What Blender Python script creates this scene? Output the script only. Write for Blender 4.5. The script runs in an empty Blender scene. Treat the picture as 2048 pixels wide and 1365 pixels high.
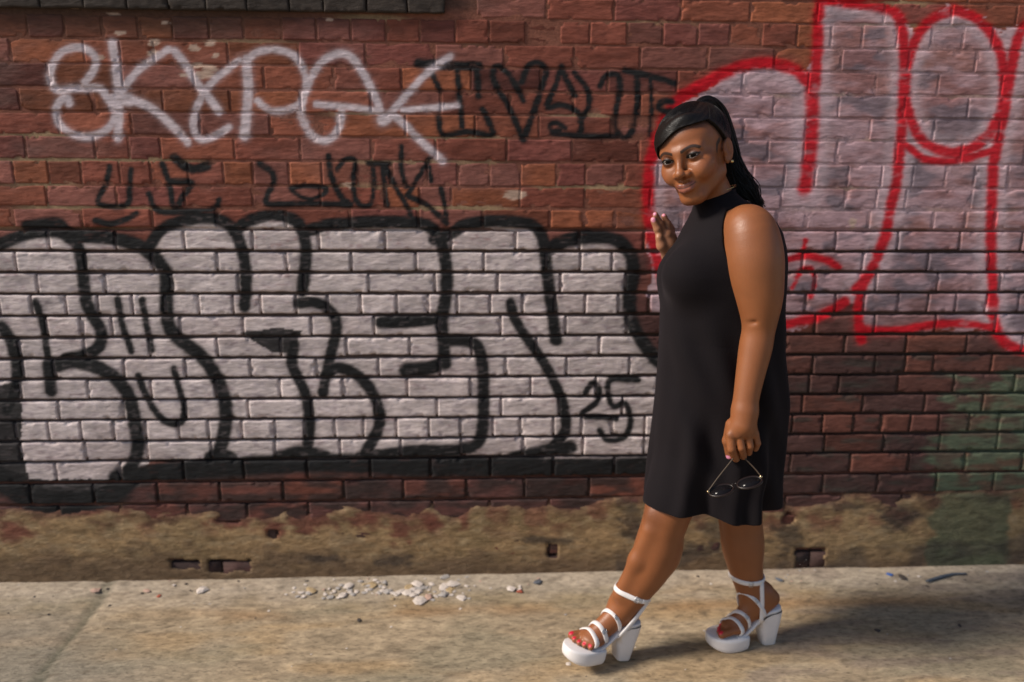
import bpy, math, random
import numpy as np
from mathutils import Matrix, Vector

# ------------------------------------------------------------------ camera
W0, H0 = 2048.0, 1365.0            # photograph size the measurements refer to
FPX = 1593.0                       # focal length in those pixels (28 mm)
PITCH, YAW, ROLL = math.radians(13.82), math.radians(2.7), math.radians(0.39)
CAM = np.array([0.0, -2.575, 1.50])
_F = np.array([math.sin(YAW)*math.cos(PITCH), math.cos(YAW)*math.cos(PITCH), -math.sin(PITCH)])
_R = np.array([math.cos(YAW), -math.sin(YAW), 0.0])
_U = np.cross(_R, _F)
RIGHT = math.cos(ROLL)*_R + math.sin(ROLL)*_U
UP = math.cos(ROLL)*_U - math.sin(ROLL)*_R
FWD = _F

scene = bpy.context.scene
col_main = scene.collection
cam_data = bpy.data.cameras.new('camera')
cam_data.lens = 36.0*FPX/W0
cam_data.sensor_width = 36.0
cam_data.sensor_fit = 'HORIZONTAL'
cam_data.clip_start = 0.05
cam_data.clip_end = 800.0
cam = bpy.data.objects.new('camera', cam_data)
col_main.objects.link(cam)
cam.matrix_world = Matrix(((RIGHT[0], UP[0], -FWD[0], CAM[0]),
                           (RIGHT[1], UP[1], -FWD[1], CAM[1]),
                           (RIGHT[2], UP[2], -FWD[2], CAM[2]),
                           (0, 0, 0, 1)))
scene.camera = cam
cam_data.dof.use_dof = True
cam_data.dof.focus_distance = 1.95
cam_data.dof.aperture_fstop = 1.6

# ------------------------------------------------------------------ world and sun
SUN_EL = math.radians(38.0)
SUN_AZ = math.radians(-101.0)      # direction towards the sun, measured from +Y clockwise
world = bpy.data.worlds.new('World')
scene.world = world
world.use_nodes = True
_nt = world.node_tree
_bg = _nt.nodes['Background']
_sky = _nt.nodes.new('ShaderNodeTexSky')
_sky.sky_type = 'NISHITA'
_sky.sun_disc = False
_sky.sun_elevation = SUN_EL
_sky.sun_rotation = SUN_AZ
_sky.air_density = 1.0
_sky.dust_density = 1.2
_nt.links.new(_sky.outputs['Color'], _bg.inputs['Color'])
_bg.inputs['Strength'].default_value = 0.095
sun_data = bpy.data.lights.new('sun', 'SUN')
sun_data.energy = 4.2
sun_data.angle = math.radians(13.0)
sun_data.color = (1.0, 0.91, 0.80)
sun = bpy.data.objects.new('sun', sun_data)
col_main.objects.link(sun)
_to_sun = Vector((math.sin(SUN_AZ)*math.cos(SUN_EL), math.cos(SUN_AZ)*math.cos(SUN_EL), math.sin(SUN_EL)))
sun.rotation_euler = _to_sun.to_track_quat('Z', 'Y').to_euler()
sun.location = (-4, -3, 6)

vs = scene.view_settings
vs.view_transform = 'Standard'
vs.look = 'None'
vs.exposure = 0.22
vs.gamma = 1.0
vs.use_curve_mapping = False
scene.cycles.use_denoising = True
scene.cycles.max_bounces = 6

# ------------------------------------------------------------------ measuring helpers
def ray(px, py):
    d = FWD + (px-W0/2)/FPX*RIGHT - (py-H0/2)/FPX*UP
    return d
def at(px, py, Y):
    """world point seen at pixel px,py of the photograph, at depth plane y=Y"""
    d = ray(px, py)
    t = (Y-CAM[1])/d[1]
    return CAM+t*d
def ground_at(px, py, Z=0.0):
    d = ray(px, py)
    t = (Z-CAM[2])/d[2]
    return CAM+t*d
def project(P):
    v = np.asarray(P, float)-CAM
    z = v@FWD
    return np.stack([W0/2+FPX*(v@RIGHT)/z, H0/2-FPX*(v@UP)/z], -1)
def scale_at(P):
    """metres per photograph pixel at a world point"""
    return float((np.asarray(P)-CAM)@FWD)/FPX

# ------------------------------------------------------------------ small numeric tools
rng = np.random.default_rng(7)
random.seed(7)
def _hash(i, j, k, seed):
    with np.errstate(over='ignore'):
        h = (i.astype(np.uint32)*np.uint32(374761393) + j.astype(np.uint32)*np.uint32(668265263)
             + k.astype(np.uint32)*np.uint32(2147483647) + np.uint32((seed*974711+12345) & 0xffffffff))
        h = (h ^ (h >> np.uint32(13)))*np.uint32(1274126177)
        h = h ^ (h >> np.uint32(16))
    return (h & np.uint32(0xffffff)).astype(np.float64)/float(0xffffff)
def vnoise(P, seed=0):
    """value noise 0..1 for points (N,2) or (N,3)"""
    P = np.asarray(P, float)
    if P.shape[1] == 2:
        P = np.concatenate([P, np.zeros((len(P), 1))], 1)
    i = np.floor(P).astype(np.int64)
    f = P-i
    f = f*f*(3-2*f)
    r = 0
    for dx in (0, 1):
        wx = f[:, 0] if dx else 1-f[:, 0]
        for dy in (0, 1):
            wy = f[:, 1] if dy else 1-f[:, 1]
            for dz in (0, 1):
                wz = f[:, 2] if dz else 1-f[:, 2]
                r = r+wx*wy*wz*_hash(i[:, 0]+dx, i[:, 1]+dy, i[:, 2]+dz, seed)
    return r
def fbm(P, seed=0, octs=3):
    P = np.asarray(P, float)
    a, s, t = 1.0, 0.0, 0.0
    for o in range(octs):
        s = s+a*vnoise(P*(2.03**o), seed+o*17)
        t += a
        a *= 0.5
    return s/t
def sstep(e0, e1, x):
    t = np.clip((x-e0)/(e1-e0), 0, 1)
    return t*t*(3-2*t)
def over(C, a, rgb):
    return C*(1-a[:, None])+np.asarray(rgb)*a[:, None]
def catmull(pts, n=8):
    p = np.asarray(pts, float)
    if len(p) < 3:
        return p
    q = np.vstack([2*p[0]-p[1], p, 2*p[-1]-p[-2]])
    out = []
    t = np.linspace(0, 1, n, endpoint=False)[:, None]
    for i in range(1, len(q)-2):
        a, b, c, d = q[i-1], q[i], q[i+1], q[i+2]
        out.append(0.5*((2*b)+(-a+c)*t+(2*a-5*b+4*c-d)*t*t+(-a+3*b-3*c+d)*t**3))
    out.append(q[-2][None])
    return np.vstack(out)
def in_poly(P, poly):
    x, y = P[:, 0], P[:, 1]
    r = np.zeros(len(P), bool)
    q = np.asarray(poly, float)
    for (x0, y0), (x1, y1) in zip(q, np.roll(q, -1, 0)):
        if y0 == y1:
            continue
        c = ((y0 > y) != (y1 > y)) & (x < (x1-x0)*(y-y0)/(y1-y0)+x0)
        r ^= c
    return r
def seg_dist(P, poly):
    """distance of points to a polyline and the index of the nearest segment"""
    best = np.full(len(P), 1e9)
    for a, b in zip(poly[:-1], poly[1:]):
        ab = b-a
        t = np.clip(((P-a)@ab)/max(ab@ab, 1e-12), 0, 1)
        d = np.hypot(*(P-a-t[:, None]*ab).T)
        best = np.minimum(best, d)
    return best

# ------------------------------------------------------------------ mesh objects
def tag(o, label=None, category=None, group=None, kind=None):
    if label: o['label'] = label
    if category: o['category'] = category
    if group: o['group'] = group
    if kind: o['kind'] = kind
    return o
def empty(name, loc=(0, 0, 0)):
    o = bpy.data.objects.new(name, None)
    o.empty_display_size = 0.1
    o.location = loc
    col_main.objects.link(o)
    return o
def place(o, parent):
    col_main.objects.link(o)
    if parent is not None:
        o.parent = parent
        # geometry is given in world space, parents are only moved (never turned)
        root = Vector((0, 0, 0))
        p = parent
        while p is not None:
            root += p.location
            p = p.parent
        o.location = o.location-root
    return o
def mesh_data(name, V, quads=None, tris=None, col=None, smooth=True):
    V = np.ascontiguousarray(V, np.float32)
    me = bpy.data.meshes.new(name)
    me.vertices.add(len(V))
    me.vertices.foreach_set('co', V.ravel())
    loops, starts, n = [], [], 0
    if quads is not None and len(quads):
        q = np.asarray(quads, np.int32)
        loops.append(q.ravel()); starts.append(np.arange(len(q))*4); n = len(q)*4
    if tris is not None and len(tris):
        t = np.asarray(tris, np.int32)
        loops.append(t.ravel()); starts.append(n+np.arange(len(t))*3)
    L = np.concatenate(loops).astype(np.int32)
    S = np.concatenate(starts).astype(np.int32)
    me.loops.add(len(L)); me.loops.foreach_set('vertex_index', L)
    me.polygons.add(len(S)); me.polygons.foreach_set('loop_start', S)
    me.polygons.foreach_set('use_smooth', np.full(len(S), smooth, bool))
    me.update(calc_edges=True)
    if col is not None:
        a = me.attributes.new('col', 'FLOAT_COLOR', 'POINT')
        c = np.ones((len(V), 4), np.float32)
        c[:, :3] = col
        a.data.foreach_set('color', c.ravel())
    return me
def mesh_obj(name, V, quads=None, tris=None, col=None, mat=None, parent=None, smooth=True):
    me = mesh_data(name, V, quads, tris, col, smooth)
    if mat: me.materials.append(mat)
    o = bpy.data.objects.new(name, me)
    return place(o, parent)
def grid_quads(nx, ny, off=0):
    i, j = np.meshgrid(np.arange(nx-1), np.arange(ny-1), indexing='ij')
    a = (i*ny+j).ravel()+off
    return np.stack([a, a+ny, a+ny+1, a+1], 1)
class Soup:
    """collects pieces of one part"""
    def __init__(s): s.V, s.Q, s.T, s.n = [], [], [], 0
    def add(s, V, Q=None, T=None):
        V = np.asarray(V, float)
        if Q is not None and len(Q): s.Q.append(np.asarray(Q)+s.n)
        if T is not None and len(T): s.T.append(np.asarray(T)+s.n)
        s.V.append(V); s.n += len(V)
    def tube(s, pts, rad, nseg=8, flat=None):
        """round (or flattened) tube along pts; rad may be a list; flat=(normal, ratio)"""
        p = np.asarray(pts, float)
        n = len(p)
        r = np.broadcast_to(np.asarray(rad, float), (n,))
        t = np.gradient(p, axis=0)
        t /= np.linalg.norm(t, axis=1)[:, None]+1e-12
        ref = np.array([0.13, 0.21, 0.97]) if abs(t[0][2]) < 0.9 else np.array([0.97, 0.1, 0.2])
        u = np.cross(t[0], ref); u /= np.linalg.norm(u)
        U = []
        for i in range(n):
            u = u-t[i]*(u@t[i]); u /= np.linalg.norm(u)+1e-12
            U.append(u)
        U = np.array(U); B = np.cross(t, U)
        if flat is not None:
            nn = np.broadcast_to(np.asarray(flat[0], float), (n, 3)).copy()
            nn = nn-t*np.sum(nn*t, 1)[:, None]
            nn /= np.linalg.norm(nn, axis=1)[:, None]+1e-12
            U = nn; B = np.cross(t, U)
        a = np.linspace(0, 2*np.pi, nseg, endpoint=False)
        ku = flat[1] if flat is not None else 1.0
        V = (p[:, None]+r[:, None, None]*(ku*np.cos(a)[None, :, None]*U[:, None]+np.sin(a)[None, :, None]*B[:, None])).reshape(-1, 3)
        Q = []
        for i in range(n-1):
            for k in range(nseg):
                k2 = (k+1) % nseg
                Q.append((i*nseg+k, i*nseg+k2, (i+1)*nseg+k2, (i+1)*nseg+k))
        m = len(V)
        V = np.vstack([V, p[0], p[-1]])
        T = [(m, (k+1) % nseg, k) for k in range(nseg)]+[(m+1, (n-1)*nseg+k, (n-1)*nseg+(k+1) % nseg) for k in range(nseg)]
        s.add(V, Q, T)
    def build(s, name, mat, parent=None, smooth=True, xf=None):
        V = np.vstack(s.V)
        if xf is not None: V = xf(V)
        Q = np.vstack(s.Q) if s.Q else None
        T = np.vstack(s.T) if s.T else None
        return mesh_obj(name, V, Q, T, None, mat, parent, smooth)

# ------------------------------------------------------------------ implicit surfaces (smooth blends) and their meshing
class Field:
    def __init__(s): s.ops = []
    def cap(s, a, b, r0, r1, k=0.01, mode='u'):
        a, b = np.asarray(a, float), np.asarray(b, float)
        def f(P):
            ab = b-a
            t = np.clip(((P-a)@ab)/max(ab@ab, 1e-12), 0, 1)
            return np.linalg.norm(P-a-t[:, None]*ab, axis=1)-(r0+(r1-r0)*t)
        r = max(r0, r1)
        s.ops.append((f, np.minimum(a, b)-r, np.maximum(a, b)+r, k, mode))
    def ell(s, c, rad, k=0.01, mode='u', M=None):
        c, rad = np.asarray(c, float), np.asarray(rad, float)
        def f(P):
            q = P-c
            if M is not None: q = q@M            # M: columns are the axes
            q0 = np.linalg.norm(q/rad, axis=1)
            q1 = np.linalg.norm(q/(rad*rad), axis=1)+1e-9
            return q0*(q0-1)/q1
        R = np.max(rad) if M is not None else rad
        s.ops.append((f, c-R, c+R, k, mode))
    def chain(s, pts, rads, k=0.01):
        for (a, b, r0, r1) in zip(pts[:-1], pts[1:], rads[:-1], rads[1:]):
            s.cap(a, b, r0, r1, k)
    def fn(s, f, lo, hi, k=0.01, mode='u'):
        s.ops.append((f, np.asarray(lo, float), np.asarray(hi, float), k, mode))
    def __call__(s, P):
        D = np.ones(len(P))
        if not len(P): return D
        plo, phi = P.min(0), P.max(0)
        for f, lo, hi, k, mode in s.ops:
            if np.any(phi < lo-k-0.035) or np.any(plo > hi+k+0.035): continue
            m = np.all((P > lo-k-0.035) & (P < hi+k+0.035), axis=1)
            if not m.any(): continue
            a, b = D[m], f(P[m])
            if mode == 'u':
                h = np.maximum(k-np.abs(a-b), 0)/k
                D[m] = np.minimum(a, b)-h*h*k*0.25
            else:
                b = -b
                h = np.maximum(k-np.abs(a-b), 0)/k
                D[m] = np.maximum(a, b)+h*h*k*0.25
        return D
def polygonise(F, lo, hi, h, nb=8):
    """surface nets on blocks near the surface; returns vertices and quads"""
    lo = np.asarray(lo, float); hi = np.asarray(hi, float)
    B = nb*h
    n = np.ceil((hi-lo)/B).astype(int)
    gi = np.stack(np.meshgrid(*[np.arange(k) for k in n], indexing='ij'), -1).reshape(-1, 3)
    ctr = lo+(gi+0.5)*B
    d = np.concatenate([F(ctr[i:i+2000]) for i in range(0, len(ctr), 2000)])
    act = gi[np.abs(d) < B*1.15]
    act = act[np.lexsort((act[:, 1], act[:, 0]//4, act[:, 2]//3))]
    o = np.stack(np.meshgrid(*[np.arange(nb+1)]*3, indexing='ij'), -1).reshape(-1, 3)
    cells_k, cells_v, edges = [], [], []
    N = (n*nb+2).astype(np.int64)
    def key(c): return (c[..., 0]*N[1]+c[..., 1])*N[2]+c[..., 2]
    corner = np.array([[i, j, k] for i in (0, 1) for j in (0, 1) for k in (0, 1)])
    ed = [(a, b) for a in range(8) for b in range(a+1, 8) if np.abs(corner[a]-corner[b]).sum() == 1]
    m = nb+1
    oc = np.stack(np.meshgrid(*[np.arange(nb)]*3, indexing='ij'), -1).reshape(-1, 3)
    cidx = np.stack([((oc+c)@np.array([m*m, m, 1])) for c in corner], 1)      # (512,8)
    for s0 in range(0, len(act), 70):
        ab = act[s0:s0+70]
        G = ab[:, None]*nb+o[None]                                           # grid coordinates
        val = F((lo+G.reshape(-1, 3)*h)).reshape(len(ab), -1)
        cv = val[:, cidx]                                                     # (n,512,8)
        neg = cv < 0
        cr = neg.any(2) & ~neg.all(2)
        bi, ci = np.nonzero(cr)
        if not len(bi): continue
        v = cv[bi, ci]
        C = ab[bi]*nb+oc[ci]
        acc = np.zeros((len(bi), 3)); cnt = np.zeros(len(bi))
        for a, b in ed:
            x = (v[:, a] < 0) != (v[:, b] < 0)
            t = np.where(x, v[:, a]/np.where(x, v[:, a]-v[:, b], 1), 0)
            p = corner[a]+t[:, None]*(corner[b]-corner[a])
            acc += np.where(x[:, None], p, 0); cnt += x
        cells_k.append(key(C)); cells_v.append(lo+(C+acc/cnt[:, None])*h)
        # edges leaving corner 0 of the cell along each axis
        for ax, cb in ((0, 4), (1, 2), (2, 1)):
            x = (v[:, 0] < 0) != (v[:, cb] < 0)
            edges.append((ax, C[x], v[x, 0] < 0))
    K = np.concatenate(cells_k); Vv = np.concatenate(cells_v)
    order = np.argsort(K); K = K[order]; Vv = Vv[order]
    quads = []
    for ax, C, inside in edges:
        if not len(C): continue
        b, c = (ax+1) % 3, (ax+2) % 3
        eb = np.eye(3, dtype=int)[b]; ec = np.eye(3, dtype=int)[c]
        ks = [key(C), key(C-eb), key(C-eb-ec), key(C-ec)]
        ii = [np.clip(np.searchsorted(K, q), 0, len(K)-1) for q in ks]
        ok = np.all([K[i] == q for i, q in zip(ii, ks)], axis=0)
        q = np.stack(ii, 1)[ok]
        ins = inside[ok]
        q[~ins] = q[~ins][:, ::-1]
        quads.append(q)
    return Vv, np.concatenate(quads)

# ------------------------------------------------------------------ materials
def new_mat(name):
    m = bpy.data.materials.new(name)
    m.use_nodes = True
    nt = m.node_tree
    return m, nt, nt.nodes['Principled BSDF']
def node(nt, t, **kw):
    n = nt.nodes.new(t)
    for k, v in kw.items():
        if k in n.inputs.keys(): n.inputs[k].default_value = v
        else: setattr(n, k, v)
    return n
def simple_mat(name, rgb, rough=0.5, spec=0.5, metallic=0.0, noise=None, bump=None):
    m, nt, b = new_mat(name)
    b.inputs['Base Color'].default_value = (*rgb, 1)
    b.inputs['Roughness'].default_value = rough
    b.inputs['Specular IOR Level'].default_value = spec
    b.inputs['Metallic'].default_value = metallic
    geo = node(nt, 'ShaderNodeNewGeometry')
    if noise:
        n = node(nt, 'ShaderNodeTexNoise', Scale=noise[0], Detail=4.0)
        nt.links.new(geo.outputs['Position'], n.inputs['Vector'])
        mr = node(nt, 'ShaderNodeMapRange')
        mr.inputs['To Min'].default_value = 1-noise[1]; mr.inputs['To Max'].default_value = 1+noise[1]
        nt.links.new(n.outputs['Fac'], mr.inputs['Value'])
        mx = node(nt, 'ShaderNodeMix', data_type='RGBA', blend_type='MULTIPLY')
        mx.inputs['Factor'].default_value = 1.0
        mx.inputs['A'].default_value = (*rgb, 1)
        for i in mx.inputs:
            pass
        nt.links.new(mr.outputs['Result'], mx.inputs[7])
        mx.inputs[6].default_value = (*rgb, 1)
        nt.links.new(mx.outputs[2], b.inputs['Base Color'])
    if bump:
        n2 = node(nt, 'ShaderNodeTexNoise', Scale=bump[0], Detail=5.0)
        nt.links.new(geo.outputs['Position'], n2.inputs['Vector'])
        bp = node(nt, 'ShaderNodeBump', Strength=bump[1], Distance=bump[2])
        nt.links.new(n2.outputs['Fac'], bp.inputs['Height'])
        nt.links.new(bp.outputs['Normal'], b.inputs['Normal'])
    return m
def painted_mat(name, rough, stretch, nscale, namp, bump_d, spec=0.3):
    """colour comes from the 'col' attribute, grain and relief from noise stretched along the wall"""
    m, nt, b = new_mat(name)
    at_ = node(nt, 'ShaderNodeAttribute', attribute_name='col')
    geo = node(nt, 'ShaderNodeNewGeometry')
    mp = node(nt, 'ShaderNodeMapping')
    mp.inputs['Scale'].default_value = stretch
    nt.links.new(geo.outputs['Position'], mp.inputs['Vector'])
    n = node(nt, 'ShaderNodeTexNoise', Scale=nscale, Detail=6.0, Roughness=0.62)
    nt.links.new(mp.outputs['Vector'], n.inputs['Vector'])
    mr = node(nt, 'ShaderNodeMapRange')
    mr.inputs['From Min'].default_value = 0.25; mr.inputs['From Max'].default_value = 0.75
    mr.inputs['To Min'].default_value = 1-namp; mr.inputs['To Max'].default_value = 1+namp
    nt.links.new(n.outputs['Fac'], mr.inputs['Value'])
    mx = node(nt, 'ShaderNodeMix', data_type='RGBA', blend_type='MULTIPLY')
    mx.inputs['Factor'].default_value = 1.0
    nt.links.new(at_.outputs['Color'], mx.inputs[6])
    nt.links.new(mr.outputs['Result'], mx.inputs[7])
    nt.links.new(mx.outputs[2], b.inputs['Base Color'])
    b.inputs['Roughness'].default_value = rough
    b.inputs['Specular IOR Level'].default_value = spec
    n2 = node(nt, 'ShaderNodeTexNoise', Scale=nscale*1.7, Detail=7.0, Roughness=0.6)
    nt.links.new(mp.outputs['Vector'], n2.inputs['Vector'])
    bp = node(nt, 'ShaderNodeBump', Strength=0.9, Distance=bump_d)
    nt.links.new(n2.outputs['Fac'], bp.inputs['Height'])
    nt.links.new(bp.outputs['Normal'], b.inputs['Normal'])
    return m

# ================================================================== PAINT ON THE WALL
# strokes are measured along the wall; (x, y) are photograph pixels of points on the wall face
BLACK = (0.012, 0.012, 0.013)
WHITE = (0.60, 0.51, 0.54)
RED = (0.50, 0.004, 0.014)
GREY = (0.575, 0.490, 0.475)
LILAC = (0.46, 0.305, 0.335)
S_WHITE = [
 ([(171,166),(189,139),(191,116),(175,100),(155,95),(126,103),(108,125),(101,150),(106,172),(121,181),(157,177),(198,177),(214,195),(229,222),(227,244),(207,265),(175,274),(144,267),(121,251),(112,226),(121,204),(135,197),(139,208)],15),
 ([(225,85),(232,127),(236,172),(238,229),(236,276)],17),
 ([(337,100),(288,132),(263,157),(238,190)],15),
 ([(225,200),(240,198),(259,201)],24),
 ([(240,198),(259,199),(292,211),(322,231),(351,258),(376,285)],16),
 ([(349,103),(369,127),(394,166),(412,188),(439,224)],15),
 ([(479,121),(450,143),(428,161),(407,188),(392,222),(387,255),(400,279),(428,274),(458,255)],14),
 ([(493,120),(497,180),(493,230),(489,272)],19),
 ([(490,125),(515,105),(550,100),(585,110),(607,140),(612,175),(600,205),(575,220),(545,222),(525,212),(515,202)],14),
 ([(759,215),(745,183),(727,148),(704,116),(680,108),(651,119),(630,142),(616,171),(605,207),(605,236),(619,265),(642,281),(666,274),(680,250),(684,224)],15),
 ([(633,209),(698,215),(762,224)],13),
 ([(900,113),(850,151),(789,218),(768,243)],14),
 ([(766,240),(772,236)],24),
 ([(777,230),(798,239),(836,277),(885,322)],15),
 ([(806,220),(860,217),(915,212)],12)]
S_BLACK = [
 # upper tag
 ([(837,127),(891,131),(957,133)],17),([(863,147),(880,181)],12),([(954,139),(957,193)],13),
 ([(914,141),(920,199),(924,253)],13),([(877,233),(886,270),(934,264),(983,270),(980,250),(966,219)],13),
 ([(1046,281),(1020,219),(991,170),(986,141),(997,133),(1020,153),(1034,176),(1046,201)],13),
 ([(1043,164),(1057,133),(1077,127),(1091,141),(1086,167),(1066,227),(1046,281)],14),
 ([(1123,133),(1114,164),(1095,213),(1123,210),(1154,224),(1163,250),(1160,268)],13),
 ([(1149,147),(1174,179),(1177,213),(1160,244)],13),([(1125,145),(1149,190)],15),
 ([(1120,262),(1104,261),(1100,252),(1112,246),(1130,256)],11),
 ([(1106,267),(1163,273),(1237,273)],13),
 ([(1200,173),(1211,153),(1234,150),(1240,176),(1231,227),(1233,261),(1249,276),(1264,261),(1274,210),(1274,156)],13),
 ([(1249,141),(1300,153),(1349,167)],14),([(1300,156),(1303,205),(1300,270)],9),
 ([(1343,204),(1326,203),(1317,214),(1334,225),(1340,222)],15),
 # lower tag
 ([(219,334),(212,369),(198,407),(253,411),(260,376),(263,339)],12),([(192,441),(222,448),(253,438),(274,428)],13),
 ([(325,328),(339,369),(346,410)],13),([(349,315),(363,328),(387,339),(414,332)],17),
 ([(342,363),(383,366),(366,393),(352,420)],14),([(298,387),(315,421),(366,424),(428,417),(438,400)],12),
 ([(520,328),(544,345),(547,366),(534,393),(540,409),(616,407),(700,410)],13),
 ([(581,376),(615,372),(648,375),(650,386),(622,399),(592,388),(581,376)],11),
 ([(657,312),(663,353),(680,391),(698,409)],13),
 ([(674,341),(689,321),(710,321),(707,353),(710,394),(724,412),(742,406),(748,368),(745,330)],11),
 ([(736,327),(777,327)],12),([(765,335),(774,412)],11),([(771,335),(792,376),(812,409),(824,435)],12),
 ([(803,294),(803,338),(812,374)],11),([(859,318),(836,356),(815,391)],12),([(818,394),(856,412),(894,447)],13),
 ([(882,376),(891,420),(894,444)],11),([(859,335),(862,362)],10),
 # big letters
 ([(-60,520),(0,490),(50,470),(100,462),(130,470),(157,495),(166,543),(171,594),(185,632),(202,662),(198,693),(171,710),(130,719)],23),
 ([(96,728),(103,782)],22),([(103,735),(147,724),(192,734),(233,758),(260,799),(270,850),(276,890),(262,935),(225,978)],25),
 ([(55,454),(113,449),(144,470),(219,476),(274,490),(308,515),(330,545),(333,594),(336,642),(352,673),(397,707),(421,734),(441,772),(452,816),(448,868),(436,915)],25),
 ([(296,498),(325,459),(376,440),(428,437),(465,456),(481,490),(490,530),(492,577),(489,612)],22),
 ([(470,465),(496,443),(547,431),(592,443),(609,476),(612,519),(605,583)],22),
 ([(597,606),(633,606),(665,628),(673,658),(664,700),(653,748),(646,786)],20),
 ([(588,690),(585,731),(609,782),(619,833),(616,890)],21),
 ([(650,752),(670,737),(694,740),(725,760),(749,794),(759,830),(755,862),(732,905)],21),
 ([(277,751),(291,789),(315,827),(339,847),(363,842),(369,816),(359,775),(349,738)],15),
 ([(236,600),(246,652),(263,703)],15),([(284,600),(294,652),(304,700)],15),
 ([(72,604),(86,652),(96,715)],16),([(5,655),(24,686),(34,731),(31,775),(15,820)],22),
 ([(615,462),(650,451),(701,446),(787,444),(848,449),(874,470),(888,508),(894,560),(890,605),(883,640),(886,680),(890,724)],23),
 ([(763,645),(821,644),(886,636)],22),([(812,741),(850,738),(889,727)],26),
 ([(886,682),(924,682),(952,690),(964,724),(967,782),(966,850),(956,884),(920,899),(821,903),(720,916)],22),
 ([(868,480),(903,467),(930,450),(975,443),(1026,444),(1067,452),(1086,480),(1092,525),(1099,584),(1106,632),(1112,680)],22),
 ([(1092,500),(1136,481),(1184,474),(1232,481),(1260,507),(1266,543),(1260,587),(1261,638),(1278,673),(1302,707),(1330,735)],25),
 ([(1021,606),(1030,638),(1060,686),(1091,731),(1112,772),(1126,810),(1131,860),(1105,895)],19),
 ([(1170,786),(1184,768),(1197,775),(1194,803),(1163,830),(1204,834),(1232,838)],13),
 ([(1276,760),(1218,762),(1225,813),(1249,806),(1261,840),(1249,874),(1214,879),(1199,862)],13),
 ([(235,958),(330,944),(430,937),(520,930),(640,925),(800,932),(1000,933),(1150,935),(1340,930)],34),
 ([(-20,940),(40,985),(90,1003),(150,1004),(215,990),(262,955)],42),
 ([(560,915),(606,905),(650,915)],26),([(420,915),(442,908),(465,918)],22),([(1030,917),(1090,903),(1140,895)],26)]
P_BLACK = [[(479,666),(547,655),(604,661),(590,705),(545,706)],[(-60,800),(30,762),(46,820),(40,900),(60,960),(-60,985)],
           [(872,470),(905,466),(888,502)],[(60,960),(260,958),(230,1010),(60,1015)]]
S_RED = [
 ([(1338,600),(1322,545),(1306,485),(1297,420),(1298,350),(1310,290),(1348,209),(1416,164),(1485,133),(1536,126),(1587,139),(1614,164)],25),
 ([(1620,155),(1625,205),(1622,274),(1615,342),(1608,380)],30),
 ([(1630,170),(1635,85),(1639,17),(1650,3),(1690,6),(1758,14),(1797,36),(1808,103),(1806,205),(1800,291),(1793,359),(1782,410),(1772,467),(1758,502),(1738,549),(1712,580)],23),
 ([(1908,20),(1862,40),(1826,90),(1810,161),(1818,232),(1850,286),(1908,306),(1962,284),(1998,232),(2008,161),(1994,90),(1954,40),(1908,20)],23),
 ([(2075,40),(2046,58),(2030,95),(2018,160),(2005,240),(1992,301),(1985,342),(1982,467),(1984,543),(1988,645),(2018,690),(2075,706)],23),
 ([(1728,556),(1719,600),(1717,645),(1722,680)],20),([(1722,660),(1793,662),(1854,650),(1930,648),(1985,655)],17),
 ([(1560,655),(1587,645),(1640,632),(1690,604)],20),
 ([(1560,524),(1605,513),(1649,520),(1676,534)],14),([(1611,481),(1605,508)],10),
 ([(1584,577),(1601,543),(1620,537),(1629,563),(1622,592)],11),([(1810,290),(1850,318),(1908,322),(1990,300)],16)]
GREY_POLY = [(-80,520),(0,492),(50,466),(100,457),(135,466),(160,488),(220,472),(280,488),(300,490),(335,452),(390,434),(440,436),(475,458),
 (515,438),(560,428),(600,446),(615,470),(660,446),(760,440),(850,448),(885,472),(930,448),(1000,440),(1060,448),(1095,486),(1170,474),
 (1230,478),(1262,505),(1266,560),(1262,640),(1285,680),(1340,720),(1340,925),(1250,930),(1120,922),(1000,918),(900,910),(720,918),(640,925),(560,912),
 (430,920),(300,925),(262,945),(240,978),(180,985),(100,980),(50,950),(-80,900)]
LILAC_POLY = [(1300,620),(1296,430),(1310,300),(1370,200),(1480,140),(1550,126),(1615,150),(1636,60),(1640,5),(1790,20),(1830,70),(1900,10),(2000,60),(2300,20),
 (2300,720),(2020,705),(1990,665),(1860,660),(1730,670),(1715,600),(1600,655),(1500,670)]
CHIPS = [(310,85,16,9),(307,105,13,7),(388,97,14,7),(421,86,10,6),(432,110,8,5),(395,131,13,6),(420,138,16,8),(405,152,22,8),(370,150,12,5),(240,66,12,4),(660,40,9,4),
         (147,14,10,3),(228,29,12,4),(330,47,8,4),(200,117,9,5),(1030,390,26,9),(1705,446,8,12),(700,370,12,7)]

def stroke_mask(P, pts, w, soft, nz):
    line = catmull(pts, 7)
    lo, hi = line.min(0)-w-20, line.max(0)+w+20
    m = np.nonzero(np.all((P > lo) & (P < hi), axis=1))[0]
    a = np.zeros(len(P))
    if len(m):
        d = seg_dist(P[m], line)+nz[m]
        a[m] = np.maximum(1-sstep(w*0.5-soft, w*0.5+soft, d), 0.16*(1-sstep(w*0.4, w*1.15, d+nz[m]*1.5)))
    return a

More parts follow.
